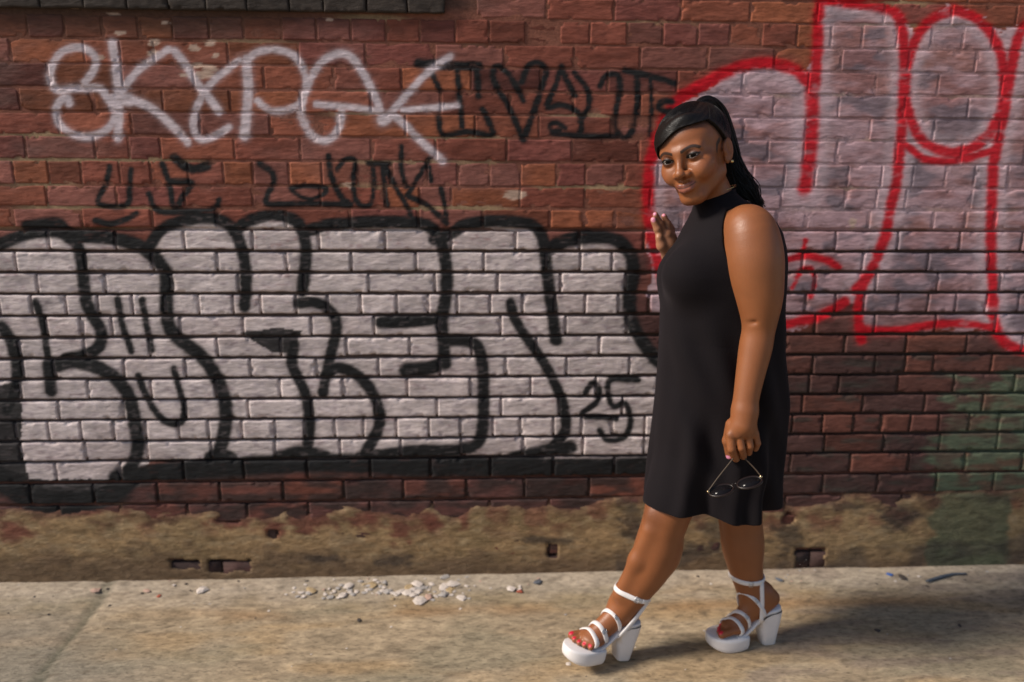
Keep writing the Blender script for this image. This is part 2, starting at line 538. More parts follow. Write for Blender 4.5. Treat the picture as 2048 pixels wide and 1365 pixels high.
def wall_paint(Pw, base, tint=None, fill=1.0):
    """colour of wall points: bare brick or mortar colour, then grime, fills and strokes.
    fill: how far the sprayed paint reached this surface (1 on faces, less down in open joints)"""
    P = project(np.stack([Pw[:, 0], np.zeros(len(Pw)), Pw[:, 2]], 1))
    x, y = P[:, 0], P[:, 1]
    C = np.array(base, float, copy=True)
    n1 = fbm(P/np.array([140, 60.]), 3, 3)
    n2 = fbm(P/np.array([46, 14.]), 11, 3)
    n3 = fbm(P/np.array([16, 5.]), 23, 2)
    n4 = fbm(P/np.array([260, 120.]), 31, 2)
    C *= (0.72+0.56*n2)[:, None]
    # old lighter wash and soot
    C = over(C, 0.30*sstep(0.55, 0.8, n1)*(y < 470), (0.25, 0.115, 0.095))
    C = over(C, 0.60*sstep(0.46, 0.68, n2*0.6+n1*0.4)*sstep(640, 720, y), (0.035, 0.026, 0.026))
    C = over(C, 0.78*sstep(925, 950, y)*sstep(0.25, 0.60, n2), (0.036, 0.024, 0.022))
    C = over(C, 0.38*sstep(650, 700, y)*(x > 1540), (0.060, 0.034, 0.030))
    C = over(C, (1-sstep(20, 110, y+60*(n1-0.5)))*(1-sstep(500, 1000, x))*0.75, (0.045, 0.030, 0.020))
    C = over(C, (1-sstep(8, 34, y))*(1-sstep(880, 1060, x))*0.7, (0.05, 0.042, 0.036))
    C = over(C, 0.5*sstep(0.56, 0.7, n4)*(x > 850)*(x < 1330)*sstep(290, 330, y)*(1-sstep(410, 460, y)), (0.06, 0.022, 0.02))
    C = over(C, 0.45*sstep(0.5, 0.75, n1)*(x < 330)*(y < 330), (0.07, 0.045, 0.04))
    # reddish purple worn paint around the right-hand letters, darker below them
    lil = in_poly(P+np.stack([(n2-0.5)*26, (n3-0.5)*26], 1), LILAC_POLY)
    la = lil*(0.30+0.62*sstep(0.32, 0.66, 0.45*n1+0.55*n2))*fill
    C = over(C, la, LILAC)
    C = over(C, lil*0.75*sstep(0.54, 0.68, fbm(P/np.array([70, 34.]), 77, 3))*fill, (0.15, 0.125, 0.15))
    # green patch by the right edge
    gm = sstep(0.5, 0.62, n1*0.35+n2*0.25+0.40*sstep(1800, 1930, x)*sstep(690, 800, y))*sstep(1790, 1850, x)
    C = over(C, (0.30+0.55*sstep(0.35, 0.6, n2))*gm, (0.105, 0.140, 0.088))
    C = over(C, 0.45*sstep(0.6, 0.75, n2)*(x > 1560)*(y > 700), (0.05, 0.05, 0.04))
    # grey fill of the big letters
    g = in_poly(P+np.stack([(n2-0.5)*8, (n3-0.5)*8], 1), GREY_POLY)*fill
    tone = 0.74+0.56*n2
    if tint is not None: tone = tone*tint
    gcol = np.array(GREY)[None]*tone[:, None]
    gcol = over(gcol, 0.30*sstep(0.52, 0.75, n3), (0.36, 0.30, 0.36))
    gcol = over(gcol, 0.22*sstep(0.55, 0.8, n1), (0.40, 0.28, 0.27))
    ga = g*(0.97-0.35*sstep(0.70, 0.82, n3))
    C = C*(1-ga[:, None])+gcol*ga[:, None]
    # spalled pale chips
    for cx, cy, rx, ry in CHIPS:
        m = np.nonzero((np.abs(x-cx) < rx*2) & (np.abs(y-cy) < ry*2))[0]
        if len(m):
            q = np.hypot((x[m]-cx)/rx, (y[m]-cy)/ry)+(n3[m]-0.5)*1.2
            a = np.zeros(len(P)); a[m] = 0.85*(1-sstep(0.75, 1.05, q))
            C = over(C, a, (0.50, 0.36, 0.28))
    # pale halos beside the red strokes, then the strokes
    nz = (n3-0.5)*5+(n2-0.5)*3
    halo = np.zeros(len(P))
    for pts, w in S_RED[:5]:
        halo = np.maximum(halo, stroke_mask(P, pts, w*2.4, w*0.7, nz*2))
    C = over(C, 0.68*halo*lil*fill, (0.60, 0.47, 0.51))
    k = np.zeros(len(P))
    for pts, w in S_RED:
        k = np.maximum(k, stroke_mask(P, pts, w*1.0, w*0.24, nz))
    C = over(C, np.clip(k*fill, 0, 1)*(0.97-0.30*sstep(0.62, 0.78, n2)), RED)
    b = np.zeros(len(P))
    for pts, w in S_BLACK:
        b = np.maximum(b, stroke_mask(P, pts, (w*1.12+1.5 if w > 16 else w*1.02), w*0.14+1.0, nz*0.6))
    for poly in P_BLACK:
        b = np.maximum(b, in_poly(P+np.stack([nz, nz], 1), poly)*0.96)
    b *= (1.0-0.14*sstep(0.66, 0.80, n3))
    C = over(C, np.clip(b*(0.4+0.6*fill), 0, 1), BLACK)
    w_ = np.zeros(len(P))
    for pts, w in S_WHITE:
        w_ = np.maximum(w_, stroke_mask(P, pts, w*1.02, w*0.20+0.8, nz*0.5))
    C = over(C, np.clip(w_*fill*(0.97-0.22*sstep(0.64, 0.8, n3)), 0, 1), WHITE)
    return np.clip(C, 0.004, 0.9)

# ================================================================== BRICK WALL
M_BRICK = painted_mat('painted_brick', 0.82, (0.30, 1.0, 1.0), 80.0, 0.32, 0.0030, 0.25)
M_MORTAR = painted_mat('mortar', 0.92, (0.6, 1.0, 1.0), 110.0, 0.30, 0.003, 0.15)
M_STUCCO = painted_mat('stucco', 0.90, (0.35, 1.0, 0.9), 60.0, 0.42, 0.008, 0.18)

wall = empty('brick_wall', (0.15, 0.03, 0.0))
tag(wall, 'long graffiti-covered red brick wall with ochre plaster base behind the walking person', 'wall')
JY = [-6, 40, 89, 137, 184.7, 231, 277, 325, 374, 417, 460, 503, 545, 587, 630, 672, 713, 753.5, 794, 834, 874.5, 914, 956, 998]
JZ = [at(1024, j, 0.0)[2] for j in JY]
TOPZ = JZ[0]
up = [TOPZ+0.07*i for i in range(9, 0, -1)]
JZ = up+JZ
while JZ[-1] > 0.05:
    JZ.append(JZ[-1]-0.0735)
HEADER = set()
h0 = len(up)+1
for i in range(-2, 5):
    HEADER.add(h0+6*i)
PHASE = {460: 1033, 503: 966, 545: 997, 630: 1004, 672: 946, 713: 1009, 753.5: 940, 794: 1002, 874.5: 1045, 914: 985, 956: 1050,
         417: 970, 374: 1040, 277: 1010, 231: 950, 184.7: 1015, 137: 945, 89: 1010, -6: 950}
XL, XR = -2.7, 3.3
PITCH_S, PITCH_H = 0.2105, 0.1052
LEDGE_X = at(890, 10, 0.0)[0]
LEDGE_Z = at(600, 25, 0.0)[2]

def brick_mesh(x0, x1, z0, z1, seed, fine, openness):
    """one brick: worn, slightly uneven face with rounded arrises, sides running back into the wall"""
    r = np.random.default_rng(seed)
    L, Hh = x1-x0, z1-z0
    if fine:
        nu, nv = max(6, int(round(L/0.0062))), max(4, int(round(Hh/0.0062)))
        u = np.concatenate([[0, .0022, .0055], np.linspace(0.010, L-0.010, nu), [L-.0055, L-.0022, L]])
        v = np.concatenate([[0, .0022, .0055], np.linspace(0.010, Hh-0.010, nv), [Hh-.0055, Hh-.0022, Hh]])
    else:
        u = np.linspace(0, L, 5); v = np.linspace(0, Hh, 3)
    nx, nz = len(u), len(v)
    Uu, Vv = np.meshgrid(u, v, indexing='ij')
    U, V = Uu.ravel(), Vv.ravel()
    e = np.minimum(np.minimum(U, L-U), np.minimum(V, Hh-V))
    X, Z = x0+U, z0+V
    if not fine:
        front = np.stack([X, np.full(len(X), -0.002), Z], 1)
        idx = np.arange(nx*nz).reshape(nx, nz)
        ring = np.concatenate([idx[:, 0], idx[-1, 1:], idx[-2::-1, -1], idx[0, -2:0:-1]])
        back = front[ring].copy(); back[:, 1] = 0.030
        n = nx*nz; m = len(ring); k = np.arange(m); k2 = (k+1) % m
        return (np.vstack([front, back]), np.vstack([grid_quads(nx, nz), np.stack([ring[k], n+k, n+k2, ring[k2]], 1)]),
                np.concatenate([np.zeros(n), np.ones(m)]))
    P2 = np.stack([X, Z], 1)
    off = r.random(2)*50
    lum = fbm((P2+off)*np.array([14, 30.]), seed % 97, 2)-0.5
    grain = fbm((P2+off)*np.array([45, 260.]), seed % 89, 2)-0.5
    chip = sstep(0.66, 0.84, fbm((P2+off)*38, seed % 83, 2))
    rr = (0.0030 if openness else 0.0016)+0.0010*r.random()
    Y = -0.001-0.0015*r.random()+(0.0011 if openness else 0.0005)*r.standard_normal()
    tilt = r.standard_normal(2)*0.004
    y = Y+tilt[0]*(U-L/2)+tilt[1]*(V-Hh/2)*2+lum*0.0035+grain*0.0018
    y = y+rr*np.clip(1-e/rr, 0, 1)**2*0.9+chip*0.008*np.clip(1-e/0.012, 0, 1)
    # uneven outline
    wob = lambda q, s: (fbm(np.stack([q*22+off[0], np.full(len(q), s+seed % 71)], 1), 5, 2)-0.5)*0.006
    X = X+np.where(U < L*0.5, 1, -1)*np.abs(wob(Z, 1.0))*np.clip(1-np.minimum(U, L-U)/0.02, 0, 1)
    Z = Z+np.where(V < Hh*0.5, 1, -1)*np.abs(wob(X, 9.0))*np.clip(1-np.minimum(V, Hh-V)/0.014, 0, 1)
    front = np.stack([X, y, Z], 1)
    idx = np.arange(nx*nz).reshape(nx, nz)
    ring = np.concatenate([idx[:, 0], idx[-1, 1:], idx[-2::-1, -1], idx[0, -2:0:-1]])
    back = front[ring].copy(); back[:, 1] = 0.030
    V3 = np.vstack([front, back])
    q = grid_quads(nx, nz)
    n = nx*nz; m = len(ring)
    k = np.arange(m); k2 = (k+1) % m
    side = np.stack([ring[k], n+k, n+k2, ring[k2]], 1)
    Q = np.vstack([q, side])
    isback = np.concatenate([np.zeros(n), np.ones(m)])
    return V3, Q, isback

PAL = np.array([[0.250, 0.078, 0.046], [0.215, 0.064, 0.042], [0.275, 0.088, 0.044], [0.195, 0.060, 0.047], [0.235, 0.086, 0.066]])
PAL_LOW = np.array([[0.165, 0.060, 0.046], [0.125, 0.052, 0.045], [0.190, 0.064, 0.044], [0.100, 0.045, 0.040]])
bricks = []
seed = 100
for ci in range(len(JZ)-1):
    zt, zb = JZ[ci], JZ[ci+1]
    yj = JY[ci-len(up)] if 0 <= ci-len(up) < len(JY)-1 else None
    header = ci in HEADER
    pitch = PITCH_H if header else PITCH_S
    if yj is not None and not header:
        x_ref = at(PHASE.get(yj, 1000), (yj+20), 0.0)[0]
    else:
        x_ref = 0.05+0.5*pitch*(ci % 2)
    lower = sstep(1.30, 1.17, 0.5*(zt+zb)) if False else (0.0 if zb > 1.25 else 1.0)
    bed = 0.0098 if lower else 0.0052
    r = np.random.default_rng(500+ci)
    n0 = int(math.floor((XL-x_ref)/pitch))
    x = x_ref+n0*pitch
    joints = []
    while x < XR:
        joints.append(x+r.normal()*0.0045)
        x += pitch
    k = 0
    # now and then a cut header inside a stretcher course
    out = [joints[0]]
    for a, b in zip(joints[:-1], joints[1:]):
        if not header and r.random() < 0.07:
            out.append(a+(b-a)*0.52)
        out.append(b)
    joints = out
    for a, b in zip(joints[:-1], joints[1:]):
        seed += 1
        vj = (0.0060 if lower else 0.0025)+0.002*r.random()
        x0, x1 = a+vj/2, b-vj/2
        z0, z1 = zb+bed/2+r.normal()*0.0008, zt-bed/2+r.normal()*0.0008
        if z1 < 0.02: continue
        z0 = max(z0, 0.004)
        if x0 < LEDGE_X and z0 > LEDGE_Z-0.02:
            continue
        if x0 < LEDGE_X-0.02 and z1 > LEDGE_Z:
            z1 = LEDGE_Z-0.008
            if z1-z0 < 0.02: continue
        p = project(np.array([[x0, 0, z0], [x1, 0, z1]]))
        w = max(0, min(p[1, 0], W0)-max(p[0, 0], 0)); hgt = max(0, min(p[0, 1], H0)-max(p[1, 1], 0))
        area = w*hgt
        cx, cy = p.mean(0)
        if 1330 < cx < 1545 and 420 < cy < 1010: area *= 0.02      # behind the person
        if cy > 1000: area *= 0.15                                  # behind plaster
        bricks.append((area, x0, x1, z0, z1, seed, lower))
order = sorted(range(len(bricks)), key=lambda i: -bricks[i][0])
single = set(order[:300])
parts_, bases_, fills_, backs_, tints_ = [], [], [], [], []
for i, (area, x0, x1, z0, z1, sd, lower) in enumerate(bricks):
    p = project(np.array([[x0, 0, z0], [x1, 0, z1]]))
    vis = p[1, 0] > -30 and p[0, 0] < W0+30 and p[0, 1] > -20 and p[1, 1] < 1090
    V3, Q, isb = brick_mesh(x0, x1, z0, z1, sd, vis, lower)
    r = np.random.default_rng(sd)
    pal = PAL_LOW if (z1 < 1.2) else PAL
    base = pal[r.integers(len(pal))]*(0.85+0.3*r.random())
    if r.random() < 0.12: base = base*0.62
    tints_.append(np.full(len(V3), 0.90+0.20*r.random()))
    parts_.append((V3, Q)); bases_.append(np.tile(base, (len(V3), 1)))
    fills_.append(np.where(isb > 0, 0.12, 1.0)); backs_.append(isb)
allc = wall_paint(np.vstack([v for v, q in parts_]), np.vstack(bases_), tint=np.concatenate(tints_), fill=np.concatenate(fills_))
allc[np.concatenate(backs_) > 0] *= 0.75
rest = Soup(); rest_c = []; k0 = 0
for i, (V3, Q) in enumerate(parts_):
    c = allc[k0:k0+len(V3)]; k0 += len(V3)
    if i in single:
        mesh_obj('brick', V3, Q, None, c, M_BRICK, wall)
    else:
        rest.add(V3, Q); rest_c.append(c)
o = mesh_obj('brickwork', np.vstack(rest.V), np.vstack(rest.Q), None, np.vstack(rest_c), M_BRICK, wall)
tag(o, kind='stuff')

# mortar bed behind the bricks: nearly flush above, raked out below
gx = np.arange(XL, XR+0.001, 0.012); gz = np.arange(0.0, JZ[0]+0.001, 0.0055)
GX, GZ = np.meshgrid(gx, gz, indexing='ij')
Pm = np.stack([GX.ravel(), np.zeros(GX.size), GZ.ravel()], 1)
open_ = 1-sstep(1.20, 1.27, Pm[:, 2]+0.03*(fbm(Pm[:, [0, 2]]*6, 41, 2)-0.5))
jz_ = np.sort(np.array(JZ))
dj_ = np.min(np.abs(Pm[:, 2][:, None]-jz_[np.clip(np.searchsorted(jz_, Pm[:, 2])[:, None]+np.array([-1, 0]), 0, len(jz_)-1)]), axis=1)
bedm = 1-sstep(0.006, 0.012, dj_)
Pm[:, 1] = 0.0002+open_*(0.0040+0.0130*bedm)+(fbm(Pm[:, [0, 2]]*np.array([40, 90.]), 43, 2)-0.5)*(0.0016+0.002*open_)
mb = np.tile(np.array([0.215, 0.085, 0.058]), (len(Pm), 1))*(1-open_[:, None])+np.array([0.095, 0.056, 0.042])*open_[:, None]
tan_ = sstep(0.52, 0.70, fbm(Pm[:, [0, 2]]*np.array([3.0, 14.]), 47, 2))*bedm
mb = over(mb, 0.8*(1-open_)*tan_, (0.36, 0.26, 0.15))
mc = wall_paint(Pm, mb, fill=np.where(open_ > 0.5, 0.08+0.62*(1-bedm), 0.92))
mesh_obj('mortar', Pm, grid_quads(len(gx), len(gz))[:, ::-1], None, mc, M_MORTAR, wall)

# projecting ledge of bricks on edge, top left
zl0, zl1 = LEDGE_Z, LEDGE_Z+0.11
x = XL; sd = 9000
while x < LEDGE_X:
    sd += 1
    wdt = 0.085+0.045*np.random.default_rng(sd).random()
    V3, Q, isb = brick_mesh(x+0.0008, min(x+wdt-0.0008, LEDGE_X), zl0, zl1, sd, True, 1.0)
    V3[:, 1] = V3[:, 1]-0.016
    b = np.array([0.038, 0.029, 0.024])*(0.75+0.5*np.random.default_rng(sd+1).random())
    c = np.tile(b, (len(V3), 1))*(0.7+0.6*fbm(V3[:, [0, 2]]*60, 3, 2))[:, None]
    mesh_obj('ledge_brick', V3, Q, None, c, M_BRICK, wall)
    x += wdt
# wall above the ledge (out of frame), plain courses
bx = Soup()
V3, Q, isb = brick_mesh(XL, LEDGE_X+0.0, zl1+0.006, JZ[0], 77, False, 1.0)
o = mesh_obj('upper_masonry', V3, Q, None, np.tile(np.array([0.12, 0.06, 0.045]), (len(V3), 1)), M_BRICK, wall)

# ------------------------------------------------------------------ plaster base, broken away along the top and in patches
gx = np.arange(XL, XR+0.001, 0.0085); gz = np.arange(-0.02, 0.40, 0.0065)
GX, GZ = np.meshgrid(gx, gz, indexing='ij')
Ps = np.stack([GX.ravel(), np.zeros(GX.size), GZ.ravel()], 1)
pp = project(Ps)
TOPLINE = np.array([(-400,1010),(0,1010),(120,1016),(215,1012),(300,1017),(415,1018),(450,1026),(520,1020),(560,1018),(610,1028),(660,1012),(700,1006),
    (760,1012),(810,1024),(850,1008),(910,1026),(950,1004),(1080,1000),(1150,1006),(1220,990),(1262,978),(1320,988),(1420,1006),(1520,1010),
    (1580,1008),(1640,998),(1690,988),(1740,986),(1775,1000),(1830,984),(1900,975),(2048,965),(2500,960)], float)
tl = np.interp(pp[:, 0], TOPLINE[:, 0], TOPLINE[:, 1])
q2 = Ps[:, [0, 2]]
na = fbm(q2*np.array([11, 22.]), 61, 3); nb_ = fbm(q2*np.array([34, 60.]), 67, 3); nc = fbm(q2*np.array([5, 9.]), 71, 2)
edge = pp[:, 1]-tl+(nb_-0.5)*14+(na-0.5)*16
th = sstep(-14, 20, edge)
PEEL = [(455,1040,24,9),(545,1066,10,9),(1575,1040,14,14)]
REDP = [(30,1065,38,26),(450,1044,50,16),(545,1060,26,18),(620,1040,46,26),(735,1040,34,22),(800,1060,26,32),(862,1036,22,22),(928,1030,14,30),(180,1022,60,10)]
DARKP = [(1260,1040,34,44),(1285,1070,20,30),(1790,1030,40,34),(1580,1070,34,40),(1700,1012,60,12),(545,1065,10,12),(640,1118,60,12),(790,1120,40,14),(1110,1080,60,10),(1400,1100,60,20),(130,1012,70,12),(1480,1010,60,14)]
for cx, cy, rx, ry in PEEL:
    q = np.hypot((pp[:, 0]-cx)/rx, (pp[:, 1]-cy)/ry)+(nb_-0.5)*1.1
    th = th*sstep(0.75, 1.0, q)
hole = np.zeros(len(Ps))
HOLES = [(345,398,1121,1134),(421,500,1121,1141),(1097,1112,1090,1116),(1592,1645,1098,1142)]
for x0, x1, y0, y1 in HOLES:
    dx = np.maximum(x0-pp[:, 0], pp[:, 0]-x1); dy = np.maximum(y0-pp[:, 1], pp[:, 1]-y1)
    d = np.maximum(dx, dy)+(nb_-0.5)*9
    hole = np.maximum(hole, 1-sstep(-3, 2, d))
Ps[:, 1] = 0.012-th*(0.0160+0.003*(na-0.5)+0.0025*(nb_-0.5)+0.003*nc)+hole*0.075
sc = np.tile(np.array([0.335, 0.222, 0.116]), (len(Ps), 1))*(0.15+0.85*na+0.75*nb_)[:, None]
sc = over(sc, 0.55*sstep(0.42, 0.75, nc), (0.23, 0.165, 0.085))
nd = fbm(q2*np.array([22, 55.]), 101, 3)
sc = over(sc, 0.70*sstep(0.46, 0.72, nb_*0.4+na*0.3+nd*0.3), (0.115, 0.074, 0.045))
sc = over(sc, 0.35*sstep(0.50, 0.75, nd), (0.46, 0.35, 0.21))
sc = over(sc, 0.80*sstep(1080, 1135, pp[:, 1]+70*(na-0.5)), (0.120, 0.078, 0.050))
sc = over(sc, 0.65*sstep(0.48, 0.72, fbm(q2*np.array([14, 16.]), 83, 3))*(1-sstep(1040, 1085, pp[:, 1])), (0.16, 0.055, 0.040))
gm = sstep(0.46, 0.58, na*0.4+0.45*sstep(1815, 1880, pp[:, 0])*(1-sstep(1990, 2060, pp[:, 0])))
sc = over(sc, 0.75*gm, (0.090, 0.115, 0.070))
sc = over(sc, 0.6*sstep(0.5, 0.75, fbm(q2*np.array([8, 14.]), 91, 3))*(pp[:, 0] > 1230), (0.06, 0.048, 0.042))
sc = over(sc, 0.7*(1-sstep(10, 22, np.abs(pp[:, 0]-130)*0.12+np.abs(pp[:, 1]-1016)))*(nb_ > 0.4), BLACK)
for lst, rgb, al in ((REDP, (0.155, 0.052, 0.038), 0.85), (DARKP, (0.055, 0.043, 0.036), 0.75)):
    for cx, cy, rx, ry in lst:
        q = np.hypot((pp[:, 0]-cx)/rx, (pp[:, 1]-cy)/ry)+(nb_-0.5)*1.3+(na-0.5)*0.8
        sc = over(sc, al*(1-sstep(0.45, 1.15, q)), rgb)
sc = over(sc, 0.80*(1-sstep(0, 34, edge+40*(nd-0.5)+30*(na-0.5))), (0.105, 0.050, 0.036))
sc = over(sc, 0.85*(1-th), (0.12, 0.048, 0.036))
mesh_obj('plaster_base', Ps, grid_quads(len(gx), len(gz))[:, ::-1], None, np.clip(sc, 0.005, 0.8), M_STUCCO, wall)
# brick ends lying in the two open holes
for (x0, x1, y0, y1, colr) in ((424, 496, 1131, 1152, (0.085, 0.07, 0.055)), (1606, 1634, 1112, 1150, (0.42, 0.36, 0.27))):
    a = at(x0, y1, 0.01); b = at(x1, y0, 0.01)
    V3, Q, isb = brick_mesh(a[0], b[0], max(a[2], 0.003), b[2], 4242+x0, True, 1.0)
    V3[:, 1] += np.where(isb > 0, 0.05, 0.016)
    mesh_obj('hole_block', V3, Q, None, np.tile(np.array(colr), (len(V3), 1)), M_BRICK, wall)
# solid back of the wall
bk = Soup()
v = np.array([[XL, 0.12, 0], [XR, 0.12, 0], [XR, 0.35, 0], [XL, 0.35, 0], [XL, 0.12, JZ[0]], [XR, 0.12, JZ[0]], [XR, 0.35, JZ[0]], [XL, 0.35, JZ[0]]])
f = [(0, 1, 5, 4), (1, 2, 6, 5), (2, 3, 7, 6), (3, 0, 4, 7), (4, 5, 6, 7), (3, 2, 1, 0)]
mesh_obj('wall_core', v, f, None, np.tile(np.array([0.10, 0.06, 0.045]), (8, 1)), M_MORTAR, wall, False)

# ================================================================== GROUND
M_GROUND, nt, bsdf = new_mat('old_concrete')
geo = node(nt, 'ShaderNodeNewGeometry')
atn = node(nt, 'ShaderNodeAttribute', attribute_name='col')
mp = node(nt, 'ShaderNodeMapping'); mp.inputs['Scale'].default_value = (0.45, 1.0, 1.0)
nt.links.new(geo.outputs['Position'], mp.inputs['Vector'])
n1 = node(nt, 'ShaderNodeTexNoise', Scale=55.0, Detail=8.0, Roughness=0.7)
nt.links.new(mp.outputs['Vector'], n1.inputs['Vector'])
mr = node(nt, 'ShaderNodeMapRange'); mr.inputs['From Min'].default_value = 0.3; mr.inputs['From Max'].default_value = 0.7
mr.inputs['To Min'].default_value = 0.58; mr.inputs['To Max'].default_value = 1.42
nt.links.new(n1.outputs['Fac'], mr.inputs['Value'])
mx = node(nt, 'ShaderNodeMix', data_type='RGBA', blend_type='MULTIPLY'); mx.inputs['Factor'].default_value = 1.0
nt.links.new(atn.outputs['Color'], mx.inputs[6]); nt.links.new(mr.outputs['Result'], mx.inputs[7])
v1 = node(nt, 'ShaderNodeTexVoronoi', Scale=85.0)
nt.links.new(mp.outputs['Vector'], v1.inputs['Vector'])
mr2 = node(nt, 'ShaderNodeMapRange'); mr2.inputs['From Min'].default_value = 0.0; mr2.inputs['From Max'].default_value = 0.35
mr2.inputs['To Min'].default_value = 0.58; mr2.inputs['To Max'].default_value = 1.10
nt.links.new(v1.outputs['Distance'], mr2.inputs['Value'])
mx2 = node(nt, 'ShaderNodeMix', data_type='RGBA', blend_type='MULTIPLY'); mx2.inputs['Factor'].default_value = 1.0
nt.links.new(mx.outputs[2], mx2.inputs[6]); nt.links.new(mr2.outputs['Result'], mx2.inputs[7])
nt.links.new(mx2.outputs[2], bsdf.inputs['Base Color'])
bsdf.inputs['Roughness'].default_value = 0.88
bsdf.inputs['Specular IOR Level'].default_value = 0.25
bp = node(nt, 'ShaderNodeBump', Strength=0.9, Distance=0.008)
nt.links.new(n1.outputs['Fac'], bp.inputs['Height'])
nt.links.new(bp.outputs['Normal'], bsdf.inputs['Normal'])

gx = np.concatenate([[-260, -60, -15, -6], np.arange(XL, XR+0.001, 0.022), [7, 15, 60, 260]])
gy = np.concatenate([[-400, -80, -20, -8, -4, -2.6], np.arange(-1.7, 0.061, 0.014), [0.4]])
GX, GY = np.meshgrid(gx, gy, indexing='ij')
Pg = np.stack([GX.ravel(), GY.ravel(), np.zeros(GX.size)], 1)
near = (np.abs(Pg[:, 0]) < 4.2) & (Pg[:, 1] > -1.72)
q2 = Pg[:, :2]
a1 = fbm(q2*np.array([2.2, 4.]), 3, 3); a2 = fbm(q2*np.array([9, 20.]), 5, 3); a3 = fbm(q2*np.array([40, 80.]), 9, 2)
Pg[:, 2] = np.where(near, (a1-0.5)*0.010+(a2-0.5)*0.004+(a3-0.5)*0.0018-0.002, -0.004)
g0, g1 = ground_at(200, 1193), ground_at(72, 1365)
dirg = (g1-g0)/np.linalg.norm(g1-g0)
line = np.array([g0[:2]-dirg[:2]*0.35, g0[:2], (g0+g1)[:2]/2, g1[:2], g1[:2]+dirg[:2]*2])
dj = seg_dist(q2, line)+(a3-0.5)*0.012
Pg[:, 2] -= 0.007*(1-sstep(0.004, 0.016, dj))*near
# dust and crumbs banked against the wall foot
Pg[:, 2] += 0.010*sstep(-0.10, 0.0, Pg[:, 1]+0.05*(a2-0.5))*near
a4 = fbm(q2*np.array([16, 48.]), 37, 3)
cg = np.tile(np.array([0.395, 0.312, 0.222]), (len(Pg), 1))*(0.35+0.6*a2+0.7*a4)[:, None]
pg = project(Pg*np.array([1, 1, 0.0]))
cg = over(cg, 0.55*sstep(0.42, 0.68, a1), (0.36, 0.30, 0.225))
cg = over(cg, 0.5*sstep(0.5, 0.7, fbm(q2*np.array([3, 12.]), 13, 3)), (0.41, 0.275, 0.145))            # rusty staining
cg = over(cg, 0.45*sstep(0.50, 0.66, fbm(q2*np.array([2.2, 7.]), 19, 3)), (0.255, 0.235, 0.175))          # algae grey
cg = over(cg, 0.75*sstep(-0.20, -0.06, Pg[:, 1]+0.16*(a2-0.5)), (0.43, 0.365, 0.31))                     # pale dust by the wall
rust = np.exp(-((Pg[:, 1]+0.215)/0.035)**2)*sstep(0.35, 0.6, a1)
cg = over(cg, 0.65*rust, (0.32, 0.185, 0.09))
cg = over(cg, 0.55*(1-sstep(40, 330, pg[:, 0]+(pg[:, 1]-1200)*-0.6))*sstep(1190, 1240, pg[:, 1]), (0.235, 0.215, 0.195))
cg = over(cg, 0.60*(1-sstep(0.006, 0.022, dj)), (0.085, 0.09, 0.065))
cg = over(cg, 0.6*sstep(0.0, 0.9, sstep(0.74, 0.86, a3)), (0.13, 0.10, 0.075))
cg = over(cg, 0.5*sstep(0.55, 0.7, fbm(q2*np.array([5, 30.]), 29, 3))*(pg[:, 0] > 1500), (0.22, 0.17, 0.15))
cg = cg*np.array([0.82, 0.80, 0.74])
ground = mesh_obj('pavement', Pg, grid_quads(len(gx), len(gy)), None, np.clip(cg, 0.01, 0.8), M_GROUND, None)
tag(ground, 'worn stained concrete pavement with a control joint', None, kind='structure')

# ================================================================== PERSON
YP = -0.45
def B(px, py, dy=0.0):
    return at(px, py, YP+dy)
def chain_px(F, pts, k, dense=False):
    P = np.array([B(a, b, c) for a, b, c, r in pts])
    R = np.array([r*scale_at(p) for (a, b, c, r), p in zip(pts, P)])
    if dense:
        Q = catmull(np.concatenate([P, R[:, None]], 1), 4)
        Q[:, 3] -= k*0.22
        F.chain(Q[:, :3], Q[:, 3], k)
    else:
        F.chain(P, R, k)
    return P, R

person = empty('person', tuple(np.round(np.array([B(1400, 1300)[0], YP, 0.0]), 3)))
tag(person, 'woman in sleeveless black dress and white platform sandals walking left, looking at the camera', 'person')

# ---------------------------------------------------------------- materials
M_SKIN, nt, bs = new_mat('skin')
a_ = node(nt, 'ShaderNodeAttribute', attribute_name='col')
geo = node(nt, 'ShaderNodeNewGeometry')
nz_ = node(nt, 'ShaderNodeTexNoise', Scale=260.0, Detail=3.0)
nt.links.new(geo.outputs['Position'], nz_.inputs['Vector'])
nlo = node(nt, 'ShaderNodeTexNoise', Scale=22.0, Detail=3.0)
nt.links.new(geo.outputs['Position'], nlo.inputs['Vector'])
mr_ = node(nt, 'ShaderNodeMapRange'); mr_.inputs['To Min'].default_value = 0.86; mr_.inputs['To Max'].default_value = 1.14
nt.links.new(nlo.outputs['Fac'], mr_.inputs['Value'])
mx_ = node(nt, 'ShaderNodeMix', data_type='RGBA', blend_type='MULTIPLY'); mx_.inputs['Factor'].default_value = 1.0
nt.links.new(a_.outputs['Color'], mx_.inputs[6]); nt.links.new(mr_.outputs['Result'], mx_.inputs[7])
nt.links.new(mx_.outputs[2], bs.inputs['Base Color'])
bs.inputs['Specular IOR Level'].default_value = 0.45
rm_ = node(nt, 'ShaderNodeMapRange'); rm_.inputs['To Min'].default_value = 0.34; rm_.inputs['To Max'].default_value = 0.58
nt.links.new(nz_.outputs['Fac'], rm_.inputs['Value']); nt.links.new(rm_.outputs['Result'], bs.inputs['Roughness'])
bs.inputs['Subsurface Weight'].default_value = 0.08
bs.inputs['Subsurface Radius'].default_value = (0.8, 0.3, 0.15)
bs.inputs['Subsurface Scale'].default_value = 0.008
bp_ = node(nt, 'ShaderNodeBump', Strength=0.4, Distance=0.0009)
nt.links.new(nz_.outputs['Fac'], bp_.inputs['Height']); nt.links.new(bp_.outputs['Normal'], bs.inputs['Normal'])

